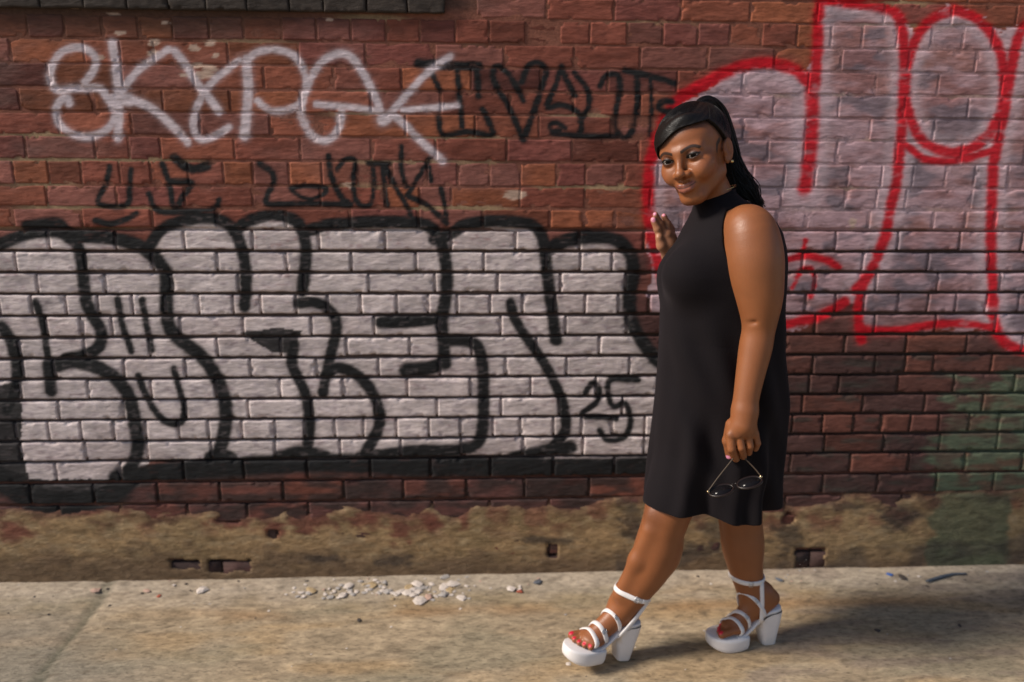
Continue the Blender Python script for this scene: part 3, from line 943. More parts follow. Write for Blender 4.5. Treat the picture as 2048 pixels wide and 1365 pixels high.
M_DRESS, nt, bs = new_mat('black_crepe')
bs.inputs['Base Color'].default_value = (0.0082, 0.0064, 0.0076, 1)
bs.inputs['Roughness'].default_value = 0.85
bs.inputs['Specular IOR Level'].default_value = 0.10
bs.inputs['Sheen Weight'].default_value = 0.06
bs.inputs['Sheen Roughness'].default_value = 0.5
bs.inputs['Sheen Tint'].default_value = (0.55, 0.45, 0.5, 1)
geo = node(nt, 'ShaderNodeNewGeometry')
wv = node(nt, 'ShaderNodeTexNoise', Scale=300.0, Detail=3.0)
nt.links.new(geo.outputs['Position'], wv.inputs['Vector'])
bp_ = node(nt, 'ShaderNodeBump', Strength=0.6, Distance=0.0014)
nt.links.new(wv.outputs['Fac'], bp_.inputs['Height']); nt.links.new(bp_.outputs['Normal'], bs.inputs['Normal'])

M_HAIR, nt, bs = new_mat('black_hair')
bs.inputs['Base Color'].default_value = (0.0075, 0.006, 0.0055, 1)
bs.inputs['Roughness'].default_value = 0.40
bs.inputs['Specular IOR Level'].default_value = 0.24
geo = node(nt, 'ShaderNodeNewGeometry')
mph = node(nt, 'ShaderNodeMapping'); mph.inputs['Scale'].default_value = (0.5, 0.5, 2.2); mph.inputs['Rotation'].default_value = (0, 0.55, 0)
nt.links.new(geo.outputs['Position'], mph.inputs['Vector'])
hn = node(nt, 'ShaderNodeTexNoise', Scale=230.0, Detail=3.0)
nt.links.new(mph.outputs['Vector'], hn.inputs['Vector'])
bp_ = node(nt, 'ShaderNodeBump', Strength=0.7, Distance=0.0022)
nt.links.new(hn.outputs['Fac'], bp_.inputs['Height']); nt.links.new(bp_.outputs['Normal'], bs.inputs['Normal'])
M_LEATHER = simple_mat('white_leather', (0.72, 0.68, 0.67), 0.42, 0.45, noise=(30.0, 0.06), bump=(300.0, 0.2, 0.0006))
M_GOLD = simple_mat('gold', (0.75, 0.55, 0.25), 0.25, 0.5, 1.0)
M_STEEL = simple_mat('buckle_metal', (0.55, 0.55, 0.55), 0.3, 0.5, 1.0)

SKIN = np.array([0.238, 0.082, 0.029])

# ---------------------------------------------------------------- dress / torso shape: measured left and right outline
OUT = [(372,1396,1470,.050),(386,1394,1474,.052),(398,1391,1488,.064),(411,1388,1515,.090),(425,1385,1532,.120),(441,1379,1546,.142),(461,1368,1557,.158),(490,1354,1564,.166),
       (516,1340,1567,.168),(540,1328,1567,.168),(567,1323,1566,.167),(618,1321,1563,.160),(670,1319,1566,.156),(728,1316,1570,.158),(792,1311,1569,.162),(863,1304,1564,.168),
       (928,1297,1556,.174),(992,1292,1546,.180),(1040,1288,1540,.184)]
tz, tc, ta, tb = [], [], [], []
for y, l, r, b in OUT:
    p, q = B(l, y), B(r, y)
    tz.append((p[2]+q[2])/2); tc.append((p[0]+q[0])/2); ta.append((q[0]-p[0])/2); tb.append(b)
tz, tc, ta, tb = [np.array(v)[::-1] for v in (tz, tc, ta, tb)]
HEM = 0.508
def ring_d(P, inset=0.0, folds=True):
    z = P[:, 2]
    cx, a, b = np.interp(z, tz, tc), np.interp(z, tz, ta)-inset, np.interp(z, tz, tb)-inset
    x, y = P[:, 0]-cx, P[:, 1]-YP
    n = 2.25
    q = ((np.abs(x)/a)**n+(np.abs(y)/b)**n)**(1/n)
    d = (q-1)*np.minimum(a, b)*0.97+(0.0035 if folds else 0.0)
    if folds:
        ph = np.arctan2(y, x)
        w = sstep(1.02, 0.50, z)
        f = np.cos(6*ph+1.0+1.2*z)+0.6*np.cos(11*ph+0.5-2*z)+0.35*np.cos(17*ph)
        side = sstep(0.10, 0.75, np.sin(-ph))              # strongest on the side under the arm
        d = d-w*w*(0.0130*f*(0.2+side))
        dg = np.sin((P[:, 0]*0.80+z*0.55)*46+0.6)*0.5+np.sin((P[:, 0]*0.9+z*0.42)*83+2.0)*0.3
        d = d-0.0085*dg*sstep(1.12, 0.90, z)*sstep(-0.2, 0.5, np.sin(-ph))
        # slanting drag lines from the bust
        d = d-0.0035*sstep(1.15, 0.95, z)*np.cos(ph*9+z*11)*sstep(0.45, 0.9, z)*side
    return d
# ---------------------------------------------------------------- body
body = Field()
body.fn(lambda P: np.maximum(np.maximum(ring_d(P, 0.016+0.030*sstep(1.16, 0.92, P[:, 2]), False), P[:, 2]-B(1430, 396)[2]), 0.60-P[:, 2]), (B(1330, 700)[0]-.1, YP-.2, .56), (B(1570, 700)[0]+.1, YP+.2, 1.5), 0.01)
ARM = [(1486,449,-.098,36),(1500,463,-.128,49),(1507,505,-.142,55),(1511,545,-.150,53),(1518,593,-.158,44.5),(1519,631,-.160,34.5),(1517,658,-.160,29.5),(1511,696,-.166,30.5),(1501,747,-.178,27),(1492,799,-.190,23.5),(1489,830,-.196,22)]
P_arm, R_arm = chain_px(body, ARM, 0.014, True)
# near hand holding the sunglasses
def finger(pts, k=0.004): return chain_px(body, pts, k)
finger([(1489,828,-.196,23),(1486,850,-.202,25)], 0.02)
for pts in ([(1484,838,-.200,15),(1463,870,-.206,11.5)], [(1486,840,-.205,15),(1478,868,-.212,10.5)], [(1490,840,-.204,15),(1495,868,-.211,10.5)], [(1493,838,-.200,14),(1509,869,-.204,9.5)]):
    chain_px(body, pts, 0.010)
F_IDX = [(1462,876,-.206,10.2),(1463,898,-.211,9.2),(1472,918,-.194,7.4)]
F_MID = [(1479,874,-.212,8.4),(1483,896,-.217,7.8),(1487,914,-.198,6.6)]
F_RNG = [(1496,874,-.211,8.2),(1500,893,-.215,7.5),(1498,906,-.196,6.4)]
F_PNK = [(1511,873,-.204,7.6),(1515,887,-.206,6.9),(1511,898,-.190,6.0)]
F_THM = [(1464,850,-.190,13),(1455,882,-.184,10),(1459,912,-.180,7.8)]
for f_ in (F_IDX, F_MID, F_RNG, F_PNK): finger(f_, 0.0015)
finger(F_THM, 0.006)
# far arm, bent up behind the chest, hand raised
RARM = [(1420,470,.10,44),(1412,540,.15,42),(1404,628,.160,34),(1385,590,.150,33),(1356,535,.130,26),(1345,512,.120,20)]
chain_px(body, RARM, 0.01)
chain_px(body, [(1345,512,.120,20),(1336,490,.110,18),(1331,472,.105,15)], 0.012)
chain_px(body, [(1341,498,.110,14),(1344,474,.110,9)], 0.010)
G1 = [(1323,476,.098,9),(1315,458,.092,8),(1307,440,.090,6.3)]
G2 = [(1330,470,.105,8.5),(1320,448,.100,7.4),(1311,430,.096,5.8)]
G3 = [(1340,468,.112,8),(1335,448,.112,7),(1328,433,.110,5.8)]
G4 = [(1344,472,.116,7.5),(1343,458,.120,6.2),(1338,446,.120,5.2)]
GT = [(1337,506,.105,13),(1323,492,.090,9.5),(1318,476,.086,7.2)]
for g_ in (G1, G2, G3, G4): finger(g_, 0.004)
finger(GT, 0.008)
# legs
NLEG = [(1432,800,-.030,50),(1392,915,-.046,45),(1343,1006,-.064,46),(1332,1038,-.064,42),(1324,1062,-.060,41),(1316,1092,-.055,43.5),(1305,1122,-.050,41.5),(1288,1152,-.045,36.5),(1267,1182,-.038,31.5),(1249,1206,-.032,28),(1243,1219,-.030,27)]
FLEG = [(1450,800,.050,56),(1465,915,.052,52),(1478,1008,.050,44),(1481,1045,.050,40),(1484,1082,.046,39),(1487,1108,.044,36),(1492,1140,.042,31),(1499,1171,.040,26.5),(1506,1195,.038,25.5),(1514,1213,.037,26)]
chain_px(body, NLEG, 0.014, True)
chain_px(body, FLEG, 0.014, True)
body.ell(B(1309, 1034, -.088), (0.024, 0.020, 0.030), 0.022)
body.ell(B(1338, 1098, -.050), (0.030, 0.034, 0.060), 0.03)
body.ell(B(1500, 1088, .045), (0.026, 0.034, 0.055), 0.03)
body.chain(np.array([B(1297, 1062, -.092), B(1272, 1120, -.078), B(1238, 1188, -.055)]), [.016, .015, .014], 0.03)
body.cap(B(1487, 650, -.186), B(1510, 645, -.198), .0012, .0006, 0.014, 's')
# feet
FOOT = {}
def foot(name, heel, toe, med, scl, pitch=0.0):
    h = np.array([toe[0]-heel[0], toe[1]-heel[1], 0.0]); h /= np.linalg.norm(h)
    zc = np.array([0, 0, 1.0]); yc = np.cross(zc, h)
    piv = np.array([heel[0], heel[1], 0.0])-h*0.020*scl          # rear edge of the heel stays on the ground
    h, zc = h*math.cos(pitch)+zc*math.sin(pitch), zc*math.cos(pitch)-h*math.sin(pitch)
    org = piv-h*0.005*scl
    def xf(p):
        p = np.asarray(p, float)
        return org+scl*(p[..., 0:1]*h+p[..., 1:2]*yc+p[..., 2:3]*zc)
    M = np.stack([h, yc, zc], 1)
    FOOT[name] = (xf, M, med, scl, org)
    s = scl
    body.ell(xf([.030, 0, .142]), np.array([.033, .027, .029])*s, 0.02, M=M)
    body.cap(xf([.040, 0, .140]), xf([.122, 0, .070]), .026*s, .024*s, 0.015)
    body.cap(xf([.048, 0, .168]), xf([.122, .004*med, .084]), .027*s, .019*s, 0.02)
    body.ell(xf([.132, 0.0, .064]), np.array([.036, .038, .019])*s, 0.016, M=M)
    tips = [(.194, .027, .0112), (.190, .009, .0086), (.182, -.006, .0080), (.171, -.019, .0077), (.158, -.031, .0078)]
    for x, y, r in tips:
        body.cap(xf([.143, y*med*0.9, .064]), xf([x-r, y*med, .0445+r]), r*1.02*s, r*s, 0.004)
    FOOT[name] += ([(xf([x-r*0.55, y*med, .0445+r*1.85]), r*s) for x, y, r in tips],)
nh = ground_at(1247, 1327); fh = ground_at(1541, 1292)
foot('near', (nh[0]-.004, nh[1]+.027), (nh[0]-.185, nh[1]+.027-.058), -1, 1.05, math.radians(11))
foot('far', (fh[0]-.004, fh[1]+.027), (fh[0]-.19, fh[1]+.027-.026), 1, 1.05)
lo = np.array([0.15, YP-0.32, 0.0]); hi = np.array([1.15, YP+0.30, 1.50])
bv, bq = polygonise(body, lo, hi, 0.0025)
bc = np.tile(SKIN, (len(bv), 1))
# nails, knees, palms
for name in FOOT:
    for c, r in FOOT[name][5]:
        d = np.linalg.norm(bv-c, axis=1)
        bc = over(bc, 1-sstep(r*0.55, r*0.85, d), (0.52, 0.008, 0.035))
for p, r in ((B(1456, 915, -.187), .0065), (B(1306, 440, .083), .0075), (B(1309, 428, .090), .005), (B(1327, 430, .104), .005)):
    d = np.linalg.norm(bv-p, axis=1)
    bc = over(bc, 1-sstep(r*0.7, r*1.2, d), (0.75, 0.28, 0.45))
d = np.linalg.norm(bv-B(1336, 500, .10), axis=1)
bc = over(bc, 0.55*(1-sstep(.06, .14, d)), (0.46, 0.22, 0.13))
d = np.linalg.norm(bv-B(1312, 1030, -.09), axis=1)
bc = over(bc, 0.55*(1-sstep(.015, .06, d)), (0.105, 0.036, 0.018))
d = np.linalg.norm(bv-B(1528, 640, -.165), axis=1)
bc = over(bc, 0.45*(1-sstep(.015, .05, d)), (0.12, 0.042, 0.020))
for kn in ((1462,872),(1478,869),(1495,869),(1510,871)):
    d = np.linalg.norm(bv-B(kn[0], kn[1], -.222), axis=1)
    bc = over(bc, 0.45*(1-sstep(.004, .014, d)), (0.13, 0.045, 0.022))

# ---------------------------------------------------------------- head (local frame: x to the image right, y back, z up, eyes at z=0)
E0 = B(1360.5, 318.5, -.085)
vdir = (E0-CAM)/np.linalg.norm(E0-CAM)
e_r = RIGHT-vdir*(RIGHT@vdir); e_r /= np.linalg.norm(e_r)
e_u = np.cross(e_r, vdir)
def rot(ax, ang):
    return np.array(Matrix.Rotation(ang, 3, Vector(ax)))
TAU, PSI, PIT = math.radians(15.0), math.radians(26.0), math.radians(3.0)
Hm = np.stack([e_r, vdir, e_u], 1)                                 # columns: local x,y,z when facing the lens
Hm = rot(-vdir, TAU)@rot(e_u, -PSI)@rot(e_r, PIT)@Hm
SH = 1.055
EYE0 = np.array([0, -.078, 0.0])
def hw(p): return E0+SH*((np.asarray(p, float)-EYE0)@Hm.T)
def hl(P): return ((np.asarray(P, float)-E0)/SH)@Hm+EYE0

hd = Field()
hd.ell((0, .022, .038), (.0755, .096, .076), 0.01)
hd.ell((0, -.030, .036), (.063, .049, .050), 0.03)
hd.ell((0, -.022, -.032), (.0600, .058, .068), 0.03)
hd.ell((0, -.064, -.097), (.021, .018, .0155), 0.025)
for s in (-1, 1):
    hd.cap((s*.0445, .008, -.058), (s*.017, -.056, -.097), .0175, .014, 0.025)
    hd.cap((s*.050, .020, -.020), (s*.046, .016, -.055), .0165, .0160, 0.012)
    hd.ell((s*.043, -.050, -.026), (.024, .026, .021), 0.025)
    hd.ell((s*.035, -.066, -.041), (.018, .015, .016), 0.02)
    hd.cap((s*.011, -.079, .015), (s*.045, -.064, .017), .0105, .0095, 0.016)
    hd.ell((s*.0335, -.094, -.001), (.0185, .0145, .0115), 0.014, 's')
hd.cap((0, -.080, .010), (0, -.0985, -.030), .0072, .0090, 0.013)
hd.ell((0, -.1015, -.0345), (.0118, .0110, .0095), 0.009)
for s in (-1, 1):
    hd.ell((s*.0150, -.0885, -.0375), (.0088, .0105, .0080), 0.007)
    hd.ell((s*.0078, -.0985, -.0455), (.0042, .0050, .0036), 0.003, 's')
hd.ell((0, -.073, -.066), (.027, .017, .019), 0.014)
SM = .0016                                                          # smile: corners up
LIPU = [(-.0255, -.0710, -.0640+SM), (-.0120, -.0885, -.0625), (0, -.0912, -.0640), (.0120, -.0885, -.0622), (.0260, -.0705, -.0625+SM)]
LIPL = [(-.0235, -.0715, -.0660+SM), (-.0110, -.0875, -.0725), (0, -.0902, -.0740), (.0110, -.0875, -.0722), (.0240, -.0710, -.0648+SM)]
hd.chain(np.array(LIPU), [.0010, .0046, .0044, .0046, .0010], 0.006)
hd.chain(np.array(LIPL), [.0010, .0054, .0062, .0054, .0010], 0.006)
MOUTH = catmull(np.array([(-.0250, -.0740, -.0645+SM), (-.0120, -.0925, -.0672), (0, -.0955, -.0684), (.0120, -.0925, -.0670), (.0255, -.0735, -.0630+SM)]), 5)
EYEC = {s: np.array([s*.0335, -.0690, 0.0]) for s in (-1, 1)}
def lid_curves(s):
    t = np.linspace(-1, 1, 15)
    x = t*.0152
    zu = .0050*(1-np.abs(t)**2.2)+.0016*t*s
    zl = -.0034*(1-np.abs(t)**2.0)+.0016*t*s
    return x, zu, zl
def lid_field(s):
    c = EYEC[s]
    x_, zu_, zl_ = lid_curves(s)
    def f(P):
        q = P-c
        d = np.linalg.norm(q/np.array([1.12, 1, 1]), axis=1)-.0156
        up_, lw = np.interp(q[:, 0], x_, zu_), np.interp(q[:, 0], x_, zl_)
        inside = np.minimum(np.minimum(up_-q[:, 2], q[:, 2]-lw), .0152-np.abs(q[:, 0]))     # >0 in the opening
        inside = np.where(q[:, 1] < 0, inside, -1)
        return np.maximum(d, inside)
    return f
for s in (-1, 1):
    hd.fn(lid_field(s), EYEC[s]-.019, EYEC[s]+.019, 0.004)
    c = EYEC[s]
    x_, zu_, zl_ = lid_curves(s)
    def cut(P, c=c, x_=x_, zu_=zu_, zl_=zl_):
        q = P-c
        up_, lw = np.interp(q[:, 0], x_, zu_), np.interp(q[:, 0], x_, zl_)
        ins = np.minimum(np.minimum(up_-q[:, 2], q[:, 2]-lw), .0152-np.abs(q[:, 0]))
        return np.maximum(-ins, np.maximum(q[:, 1]+.004, -.03-q[:, 1]))
    hd.fn(cut, c+np.array([-.018, -.03, -.008]), c+np.array([.018, .0, .008]), 0.0012, 's')
    # ear
    Me = np.array(Matrix.Rotation(-s*math.radians(22), 3, 'Z'))@np.array(Matrix.Rotation(math.radians(-12), 3, 'X'))
    ec = np.array([s*.0775, .024, -.012])
    hd.ell(ec, (.0070, .0160, .0290), 0.005, M=Me)
    hd.ell(ec+Me@np.array([s*.0085, -.002, .004]), (.0066, .0108, .0205), 0.002, 's', M=Me)
    hd.ell(ec+Me@np.array([s*.0020, .0015, .006]), (.0030, .0030, .0140), 0.004, M=Me@np.array(Matrix.Rotation(math.radians(12), 3, 'X')))
    hd.ell(ec+Me@np.array([s*.0030, -.0115, -.006]), (.0030, .0035, .0055), 0.004, M=Me)
    hd.ell(ec+Me@np.array([0, -.005, -.026]), (.0050, .0070, .0080), 0.006)
NB = hl(B(1440, 425, .012))
hd.cap((0, .022, -.055), NB, .0485, .050, 0.02)
hv, hq = polygonise(hd, (-.105, -.125, -.150), (.105, .135, .125), 0.0015)
hcol = np.tile(SKIN*np.array([1.06, 1.02, 0.98]), (len(hv), 1))
x, y, z = hv.T
def near_line(pts, lo_, hi_):
    m = np.nonzero(y < -.02)[0]
    a = np.zeros(len(hv))
    a[m] = 1-sstep(lo_, hi_, seg_dist(np.stack([x[m], z[m]], 1), catmull(np.asarray(pts, float)[:, [0, 2]], 6)))
    return a
dz = lambda p, r0, r1: 1-sstep(r0, r1, np.linalg.norm(hv-np.asarray(p), axis=1))
# soft make-up: warm cheeks, lighter bridge and forehead, darker lids
for s in (-1, 1):
    hcol = over(hcol, 0.35*dz((s*.047, -.062, -.034), .008, .028), (0.34, 0.105, 0.060))
    hcol = over(hcol, 0.80*dz((s*.0345, -.083, .004), .008, .021), (0.070, 0.024, 0.014))
lipw = (1-sstep(.021, .027, np.abs(x)))
hcol = over(hcol, 0.85*lipw*near_line(LIPU, .0038, .0056), (0.165, 0.052, 0.038))
hcol = over(hcol, 0.90*lipw*near_line(LIPL, .0046, .0066), (0.270, 0.088, 0.060))
hcol = over(hcol, 0.90*near_line(MOUTH, .0006, .0020), (0.045, 0.015, 0.011))  # dark line paints in the shade of the crease between the lips
for s in (-1, 1):
    hcol = over(hcol, dz((s*.0078, -.0995, -.0445), .003, .0062)*0.85, (0.03, 0.012, 0.008))  # nostril hollows: their shade is painted into the skin colour
BROW = np.array([(.0125, 0, .0155), (.0240, 0, .0200), (.0350, 0, .0225), (.0440, 0, .0205), (.0510, 0, .0160)])
for s in (-1, 1):
    bl = BROW*np.array([s, 1, 1])
    wv_ = near_line(bl, .0027, .0046)*((x*s) > .010)
    hcol = over(hcol, 0.93*wv_, (0.016, 0.009, 0.007))
    x_, zu_, zl_ = lid_curves(s)
    c = EYEC[s]
    ul = np.stack([x_+c[0], 0*x_, zu_+.0012], 1); ll = np.stack([x_+c[0], 0*x_, zl_-.0006], 1)
    m_ = (y < -.05)
    hcol = over(hcol, 0.95*near_line(ul, .0014, .0034)*m_, (0.010, 0.006, 0.006))
    hcol = over(hcol, 0.75*near_line(ll, .0006, .0022)*m_, (0.020, 0.010, 0.008))
# hairline: the slicked edge thins out on the skin; side curl in front of the ear
def hair_edge(x, y, z):
    zh = np.interp(y, [-.2, -.030, -.006, .014, .032, .055, .080, .12], [.0745, .0700, .0400, .0200, .0080, -.014, -.050, -.068])
    front = 1-sstep(-.030, .0, y)
    zh = zh-front*0.030*sstep(.030, -.055, x)-front*0.030*sstep(-.05, -.075, x)
    return zh
hcol = over(hcol, 0.88*sstep(-.020, .001, z-hair_edge(x, y, z)+0.006*(fbm(hv*np.array([60, 160, 60.]), 5, 2)-0.5))*(np.abs(x) < .0795), (0.020, 0.013, 0.011))
for s in (-1, 1):
    curl = np.array([(s*.0715, .000, .016), (s*.0715, -.011, .008), (s*.0700, -.012, -.008), (s*.0705, -.005, -.018)])
    dd = np.full(len(hv), 1.0)
    for a, b in zip(curl[:-1], curl[1:]):
        ab = b-a; t = np.clip(((hv-a)@ab)/(ab@ab), 0, 1)
        dd = np.minimum(dd, np.linalg.norm(hv-a-t[:, None]*ab, axis=1))
    hcol = over(hcol, 0.92*(1-sstep(.0045, .0085, dd)), (0.012, 0.009, 0.008))
hvw = hw(hv)

V_all = np.vstack([bv, hvw]); Q_all = np.vstack([bq, hq+len(bv)])
body_o = mesh_obj('body', V_all, Q_all, None, np.vstack([bc, hcol]), M_SKIN, person)

# eyes
M_EYE, nt, bs = new_mat('eye')
a_ = node(nt, 'ShaderNodeAttribute', attribute_name='col')
nt.links.new(a_.outputs['Color'], bs.inputs['Base Color'])
bs.inputs['Roughness'].default_value = 0.10
bs.inputs['Specular IOR Level'].default_value = 0.10
M_LASH = simple_mat('lash', (0.006, 0.005, 0.005), 0.6)
th_, ph_ = np.meshgrid(np.linspace(0, np.pi, 40), np.linspace(0, 2*np.pi, 48, endpoint=False), indexing='ij')
for s in (-1, 1):
    c = EYEC[s]
    n = np.stack([np.sin(th_)*np.cos(ph_), np.cos(th_), np.sin(th_)*np.sin(ph_)], -1).reshape(-1, 3)
    P = hw(c+n*.0138)
    g = CAM-hw(c); g /= np.linalg.norm(g); g = 0.48*g-0.52*Hm[:, 1]; g /= np.linalg.norm(g)
    nw = n@Hm.T
    ang = np.arccos(np.clip(nw@g, -1, 1))
    cc = np.tile(np.array([0.30, 0.27, 0.25]), (len(P), 1))
    cc = over(cc, 1-sstep(.50, .57, ang), (0.012, 0.006, 0.004))
    cc = over(cc, 1-sstep(.19, .24, ang), (0.003, 0.003, 0.003))
    Q = []
    for i in range(39):
        for k in range(48):
            Q.append((i*48+k, i*48+(k+1) % 48, (i+1)*48+(k+1) % 48, (i+1)*48+k))
    mesh_obj('eye', P, np.array(Q), None, cc, M_EYE, person)
    x_, zu_, zl_ = lid_curves(s)
    yy = -np.sqrt(np.maximum(.0160**2-(x_/1.12)**2-zu_**2, 1e-6))
    sp = Soup()
    sp.tube(hw(c+np.stack([x_, yy-.0008, zu_+.0006], 1)), SH*np.interp(np.arange(15), [0, 4, 12, 14], [.0007, .0012, .0013, .0006]), 6)
    for i in range(2, 15):
        base = c+np.array([x_[i], yy[i]-.0008, zu_[i]+.0006])
        tip = base+np.array([(x_[i])*0.28, -.0045, .0042])
        sp.tube(hw(np.stack([base, (base+tip)/2+np.array([0, -.001, -.0006]), tip])), [.0006, .0005, .0002], 4)
    sp.build('eyelash', M_LASH, person)

# ---------------------------------------------------------------- hair: slick cap, side-swept fringe, high ponytail
hf = Field()
def cap_f(P):
    base = Field(); base.ops = hd.ops[:3]
    d = base(P)-.0085
    e = hair_edge(P[:, 0], P[:, 1], P[:, 2])
    ridge = 0.00035*np.sin((P[:, 0]*0.6-P[:, 2])*420+P[:, 1]*120)
    return np.maximum(d+ridge, (e-P[:, 2])*0.8)
hf.fn(cap_f, (-.09, -.1, -.08), (.09, .13, .13), 0.003)
FR = np.array([(.047, -.036, .083), (.030, -.056, .083), (.010, -.064, .079), (-.014, -.066, .069), (-.036, -.060, .055), (-.053, -.047, .038), (-.062, -.034, .020)])
FRr = [.006, .0105, .0125, .0125, .0115, .0090, .0040]
frl = catmull(FR, 4); frr = np.interp(np.linspace(0, 6, len(frl)), range(7), FRr)
hf.chain(frl, frr, 0.010)
hcv, hcq = polygonise(hf, (-.10, -.11, -.09), (.10, .14, .135), 0.0017)
mesh_obj('hair', hw(hcv), hcq, None, None, M_HAIR, person)

strands = Soup()
rs = np.random.default_rng(9)
root = hl(B(1402, 214, .022))
ctr_h = np.array([0, .015, .030])
def on_hair(p, lift):
    d = p-ctr_h; d /= np.linalg.norm(d)
    ts = np.linspace(.05, .125, 120)
    v = hf(ctr_h+ts[:, None]*d)
    ins = np.nonzero(v < 0)[0]
    t = ts[ins[-1]] if len(ins) else 0.09
    return ctr_h+d*(t+lift)
for i in range(150):
    u = i/149.0
    if u < 0.62:                                        # near side, from the hairline back and up to the tie
        yy = -.034+.105*(u/0.62)+rs.normal()*.002
        st = np.array([.085, yy, float(hair_edge(np.array([.07]), np.array([yy]), np.array([0.0]))[0])+.004+.004*rs.random()])
    else:
        xx = .046-.115*((u-0.62)/0.38)
        st = np.array([xx, -.060, .088+.010*rs.random()])
    k = 9
    lf = .0003+.0007*rs.random()
    pts = [on_hair(st*(1-t)+root*t, lf-.0022*max(0, 1-t/0.18)) for t in np.linspace(0, 0.93, k)]
    strands.tube(hw(catmull(np.array(pts), 2)), SH*(.0007+.0006*rs.random()), 4)
fn_ = np.gradient(FR, axis=0); fn_ /= np.linalg.norm(fn_, axis=1)[:, None]
for i in range(130):
    a = rs.random()*2*np.pi
    side_ = np.array([0, -1, 0.35]); nn = np.cross(fn_, side_); nn /= np.linalg.norm(nn, axis=1)[:, None]
    mm = np.cross(fn_, nn)
    rad = np.array(FRr)*(1.20+0.14*rs.random())
    p = FR+nn*(np.cos(a)*rad)[:, None]+mm*(np.sin(a)*rad)[:, None]
    e = p[-1]+(p[-1]-p[-2])*(0.15+0.3*rs.random())
    strands.tube(hw(catmull(np.vstack([p, e]), 4)), SH*(.0006+.0006*rs.random()), 4)
strands.build('hair_strands', M_HAIR, person)
PT = [(1396,226,.000,13),(1404,209,.020,14),(1420,207,.045,15),(1438,226,.062,17),(1451,262,.070,18),(1460,300,.070,19),(1468,335,.062,20),(1482,362,.050,20),(1499,384,.036,16),(1513,402,.026,8)]
PP = catmull(np.array([B(a, b, c) for a, b, c, r in PT]), 5)
PR = 0.86*np.interp(np.linspace(0, len(PT)-1, len(PP)), range(len(PT)), [p[3]*scale_at(B(*p[:3])) for p in PT])
pony = Soup()
r_ = np.random.default_rng(5)
tn = np.gradient(PP, axis=0); tn /= np.linalg.norm(tn, axis=1)[:, None]
s1 = np.cross(tn, vdir); s1 /= np.linalg.norm(s1, axis=1)[:, None]
s2 = np.cross(tn, s1)
pony.tube(PP[:-6], PR[:-6]*0.72, 14)
n = len(PP)
for i in range(230):
    a = r_.random()*2*np.pi; rad = 0.70+0.36*r_.random()
    k1 = n if r_.random() < 0.75 else int(n*(0.6+0.35*r_.random()))
    t = np.linspace(0, 1, k1)
    fly = max(0, r_.normal()*0.42)
    wav = 0.34*np.sin(t*15+i*0.9)*sstep(0.4, 0.9, np.linspace(0, k1/n, k1))
    aa = a+0.5*np.sin(t*5+i)
    rr = PR[:k1]*(rad+fly*sstep(0.55, 1.0, np.linspace(0, k1/n, k1))+wav*0.5)
    tube = PP[:k1]+s1[:k1]*(np.cos(aa)*rr)[:, None]+s2[:k1]*(np.sin(aa)*rr)[:, None]
    extra = tn[k1-1]*(0.004+0.020*r_.random())+np.array([0.004, 0, -0.006])*r_.random()
    tube = np.vstack([tube, tube[-1]+extra])
    w = np.interp(np.linspace(0, 1, len(tube)), [0, .1, .8, 1], [.0012, .0019, .0015, .0004])
    pony.tube(tube, w, 5)
pony.build('ponytail', M_HAIR, person)

# ---------------------------------------------------------------- dress
drs = Field()
dmain = Field()
DLO, DHI = (B(1290, 900)[0]-.05, YP-.22, HEM-.03), (B(1575, 700)[0]+.05, YP+.22, B(1430, 372)[2]+.01)
dmain.fn(lambda P: ring_d(P), DLO, DHI, 0.01)
dmain.ell(B(1374, 548, -.092), (.060, .056, .062), 0.07)
dmain.ell(B(1362, 552, .06), (.055, .058, .060), 0.05)
dmain.chain(np.array([B(1405, 880, -.048), B(1368, 955, -.058), B(1347, 1006, -.064), B(1337, 1045, -.066)]), [.066, .070, .073, .074], 0.04)
drs.fn(lambda P: dmain(P), DLO, DHI, 0.01)
ah = B(1504, 478, -.16)
def armhole(P):
    q = P-ah
    d = (np.sqrt((q[:, 0]/.066)**2+(q[:, 2]/.092)**2)-1)*.07
    return np.maximum(d, P[:, 1]-(YP-.085))
drs.fn(armhole, ah-np.array([.075, .15, .1]), ah+np.array([.075, .09, .1]), 0.004, 's')
ctop_l, ctop_r = B(1392, 402), B(1473, 374)
def top_cut(P):
    t = (P[:, 0]-ctop_l[0])/(ctop_r[0]-ctop_l[0])
    zt = ctop_l[2]+t*(ctop_r[2]-ctop_l[2])
    return -(P[:, 2]-zt)
drs.fn(top_cut, (DLO[0], DLO[1], B(1400, 420)[2]), (DHI[0], DHI[1], DHI[2]+.05), 0.004, 's')
def hem_cut(P):
    ph = np.arctan2(P[:, 1]-YP, P[:, 0]-np.interp(P[:, 2], tz, tc))
    fr_ = np.clip((np.interp(P[:, 2], tz, tc)+.06-P[:, 0])/.16, 0, 1)
    return P[:, 2]-(HEM+.004*np.cos(3*ph+0.8)+.003*np.cos(7*ph)+.014*fr_*sstep(0.2, -0.3, P[:, 1]-YP))
drs.fn(hem_cut, (DLO[0], DLO[1], HEM-.08), (DHI[0], DHI[1], HEM+.02), 0.003, 's')
def hollow(P):
    return np.maximum(dmain(P)+.007, P[:, 2]-(HEM+.17))
drs.fn(hollow, (DLO[0], DLO[1], HEM-.08), (DHI[0], DHI[1], HEM+.17), 0.003, 's')
dv, dq = polygonise(drs, np.array(DLO)-.01, np.array(DHI)+.02, 0.0027)
mesh_obj('dress', dv, dq, None, None, M_DRESS, person)

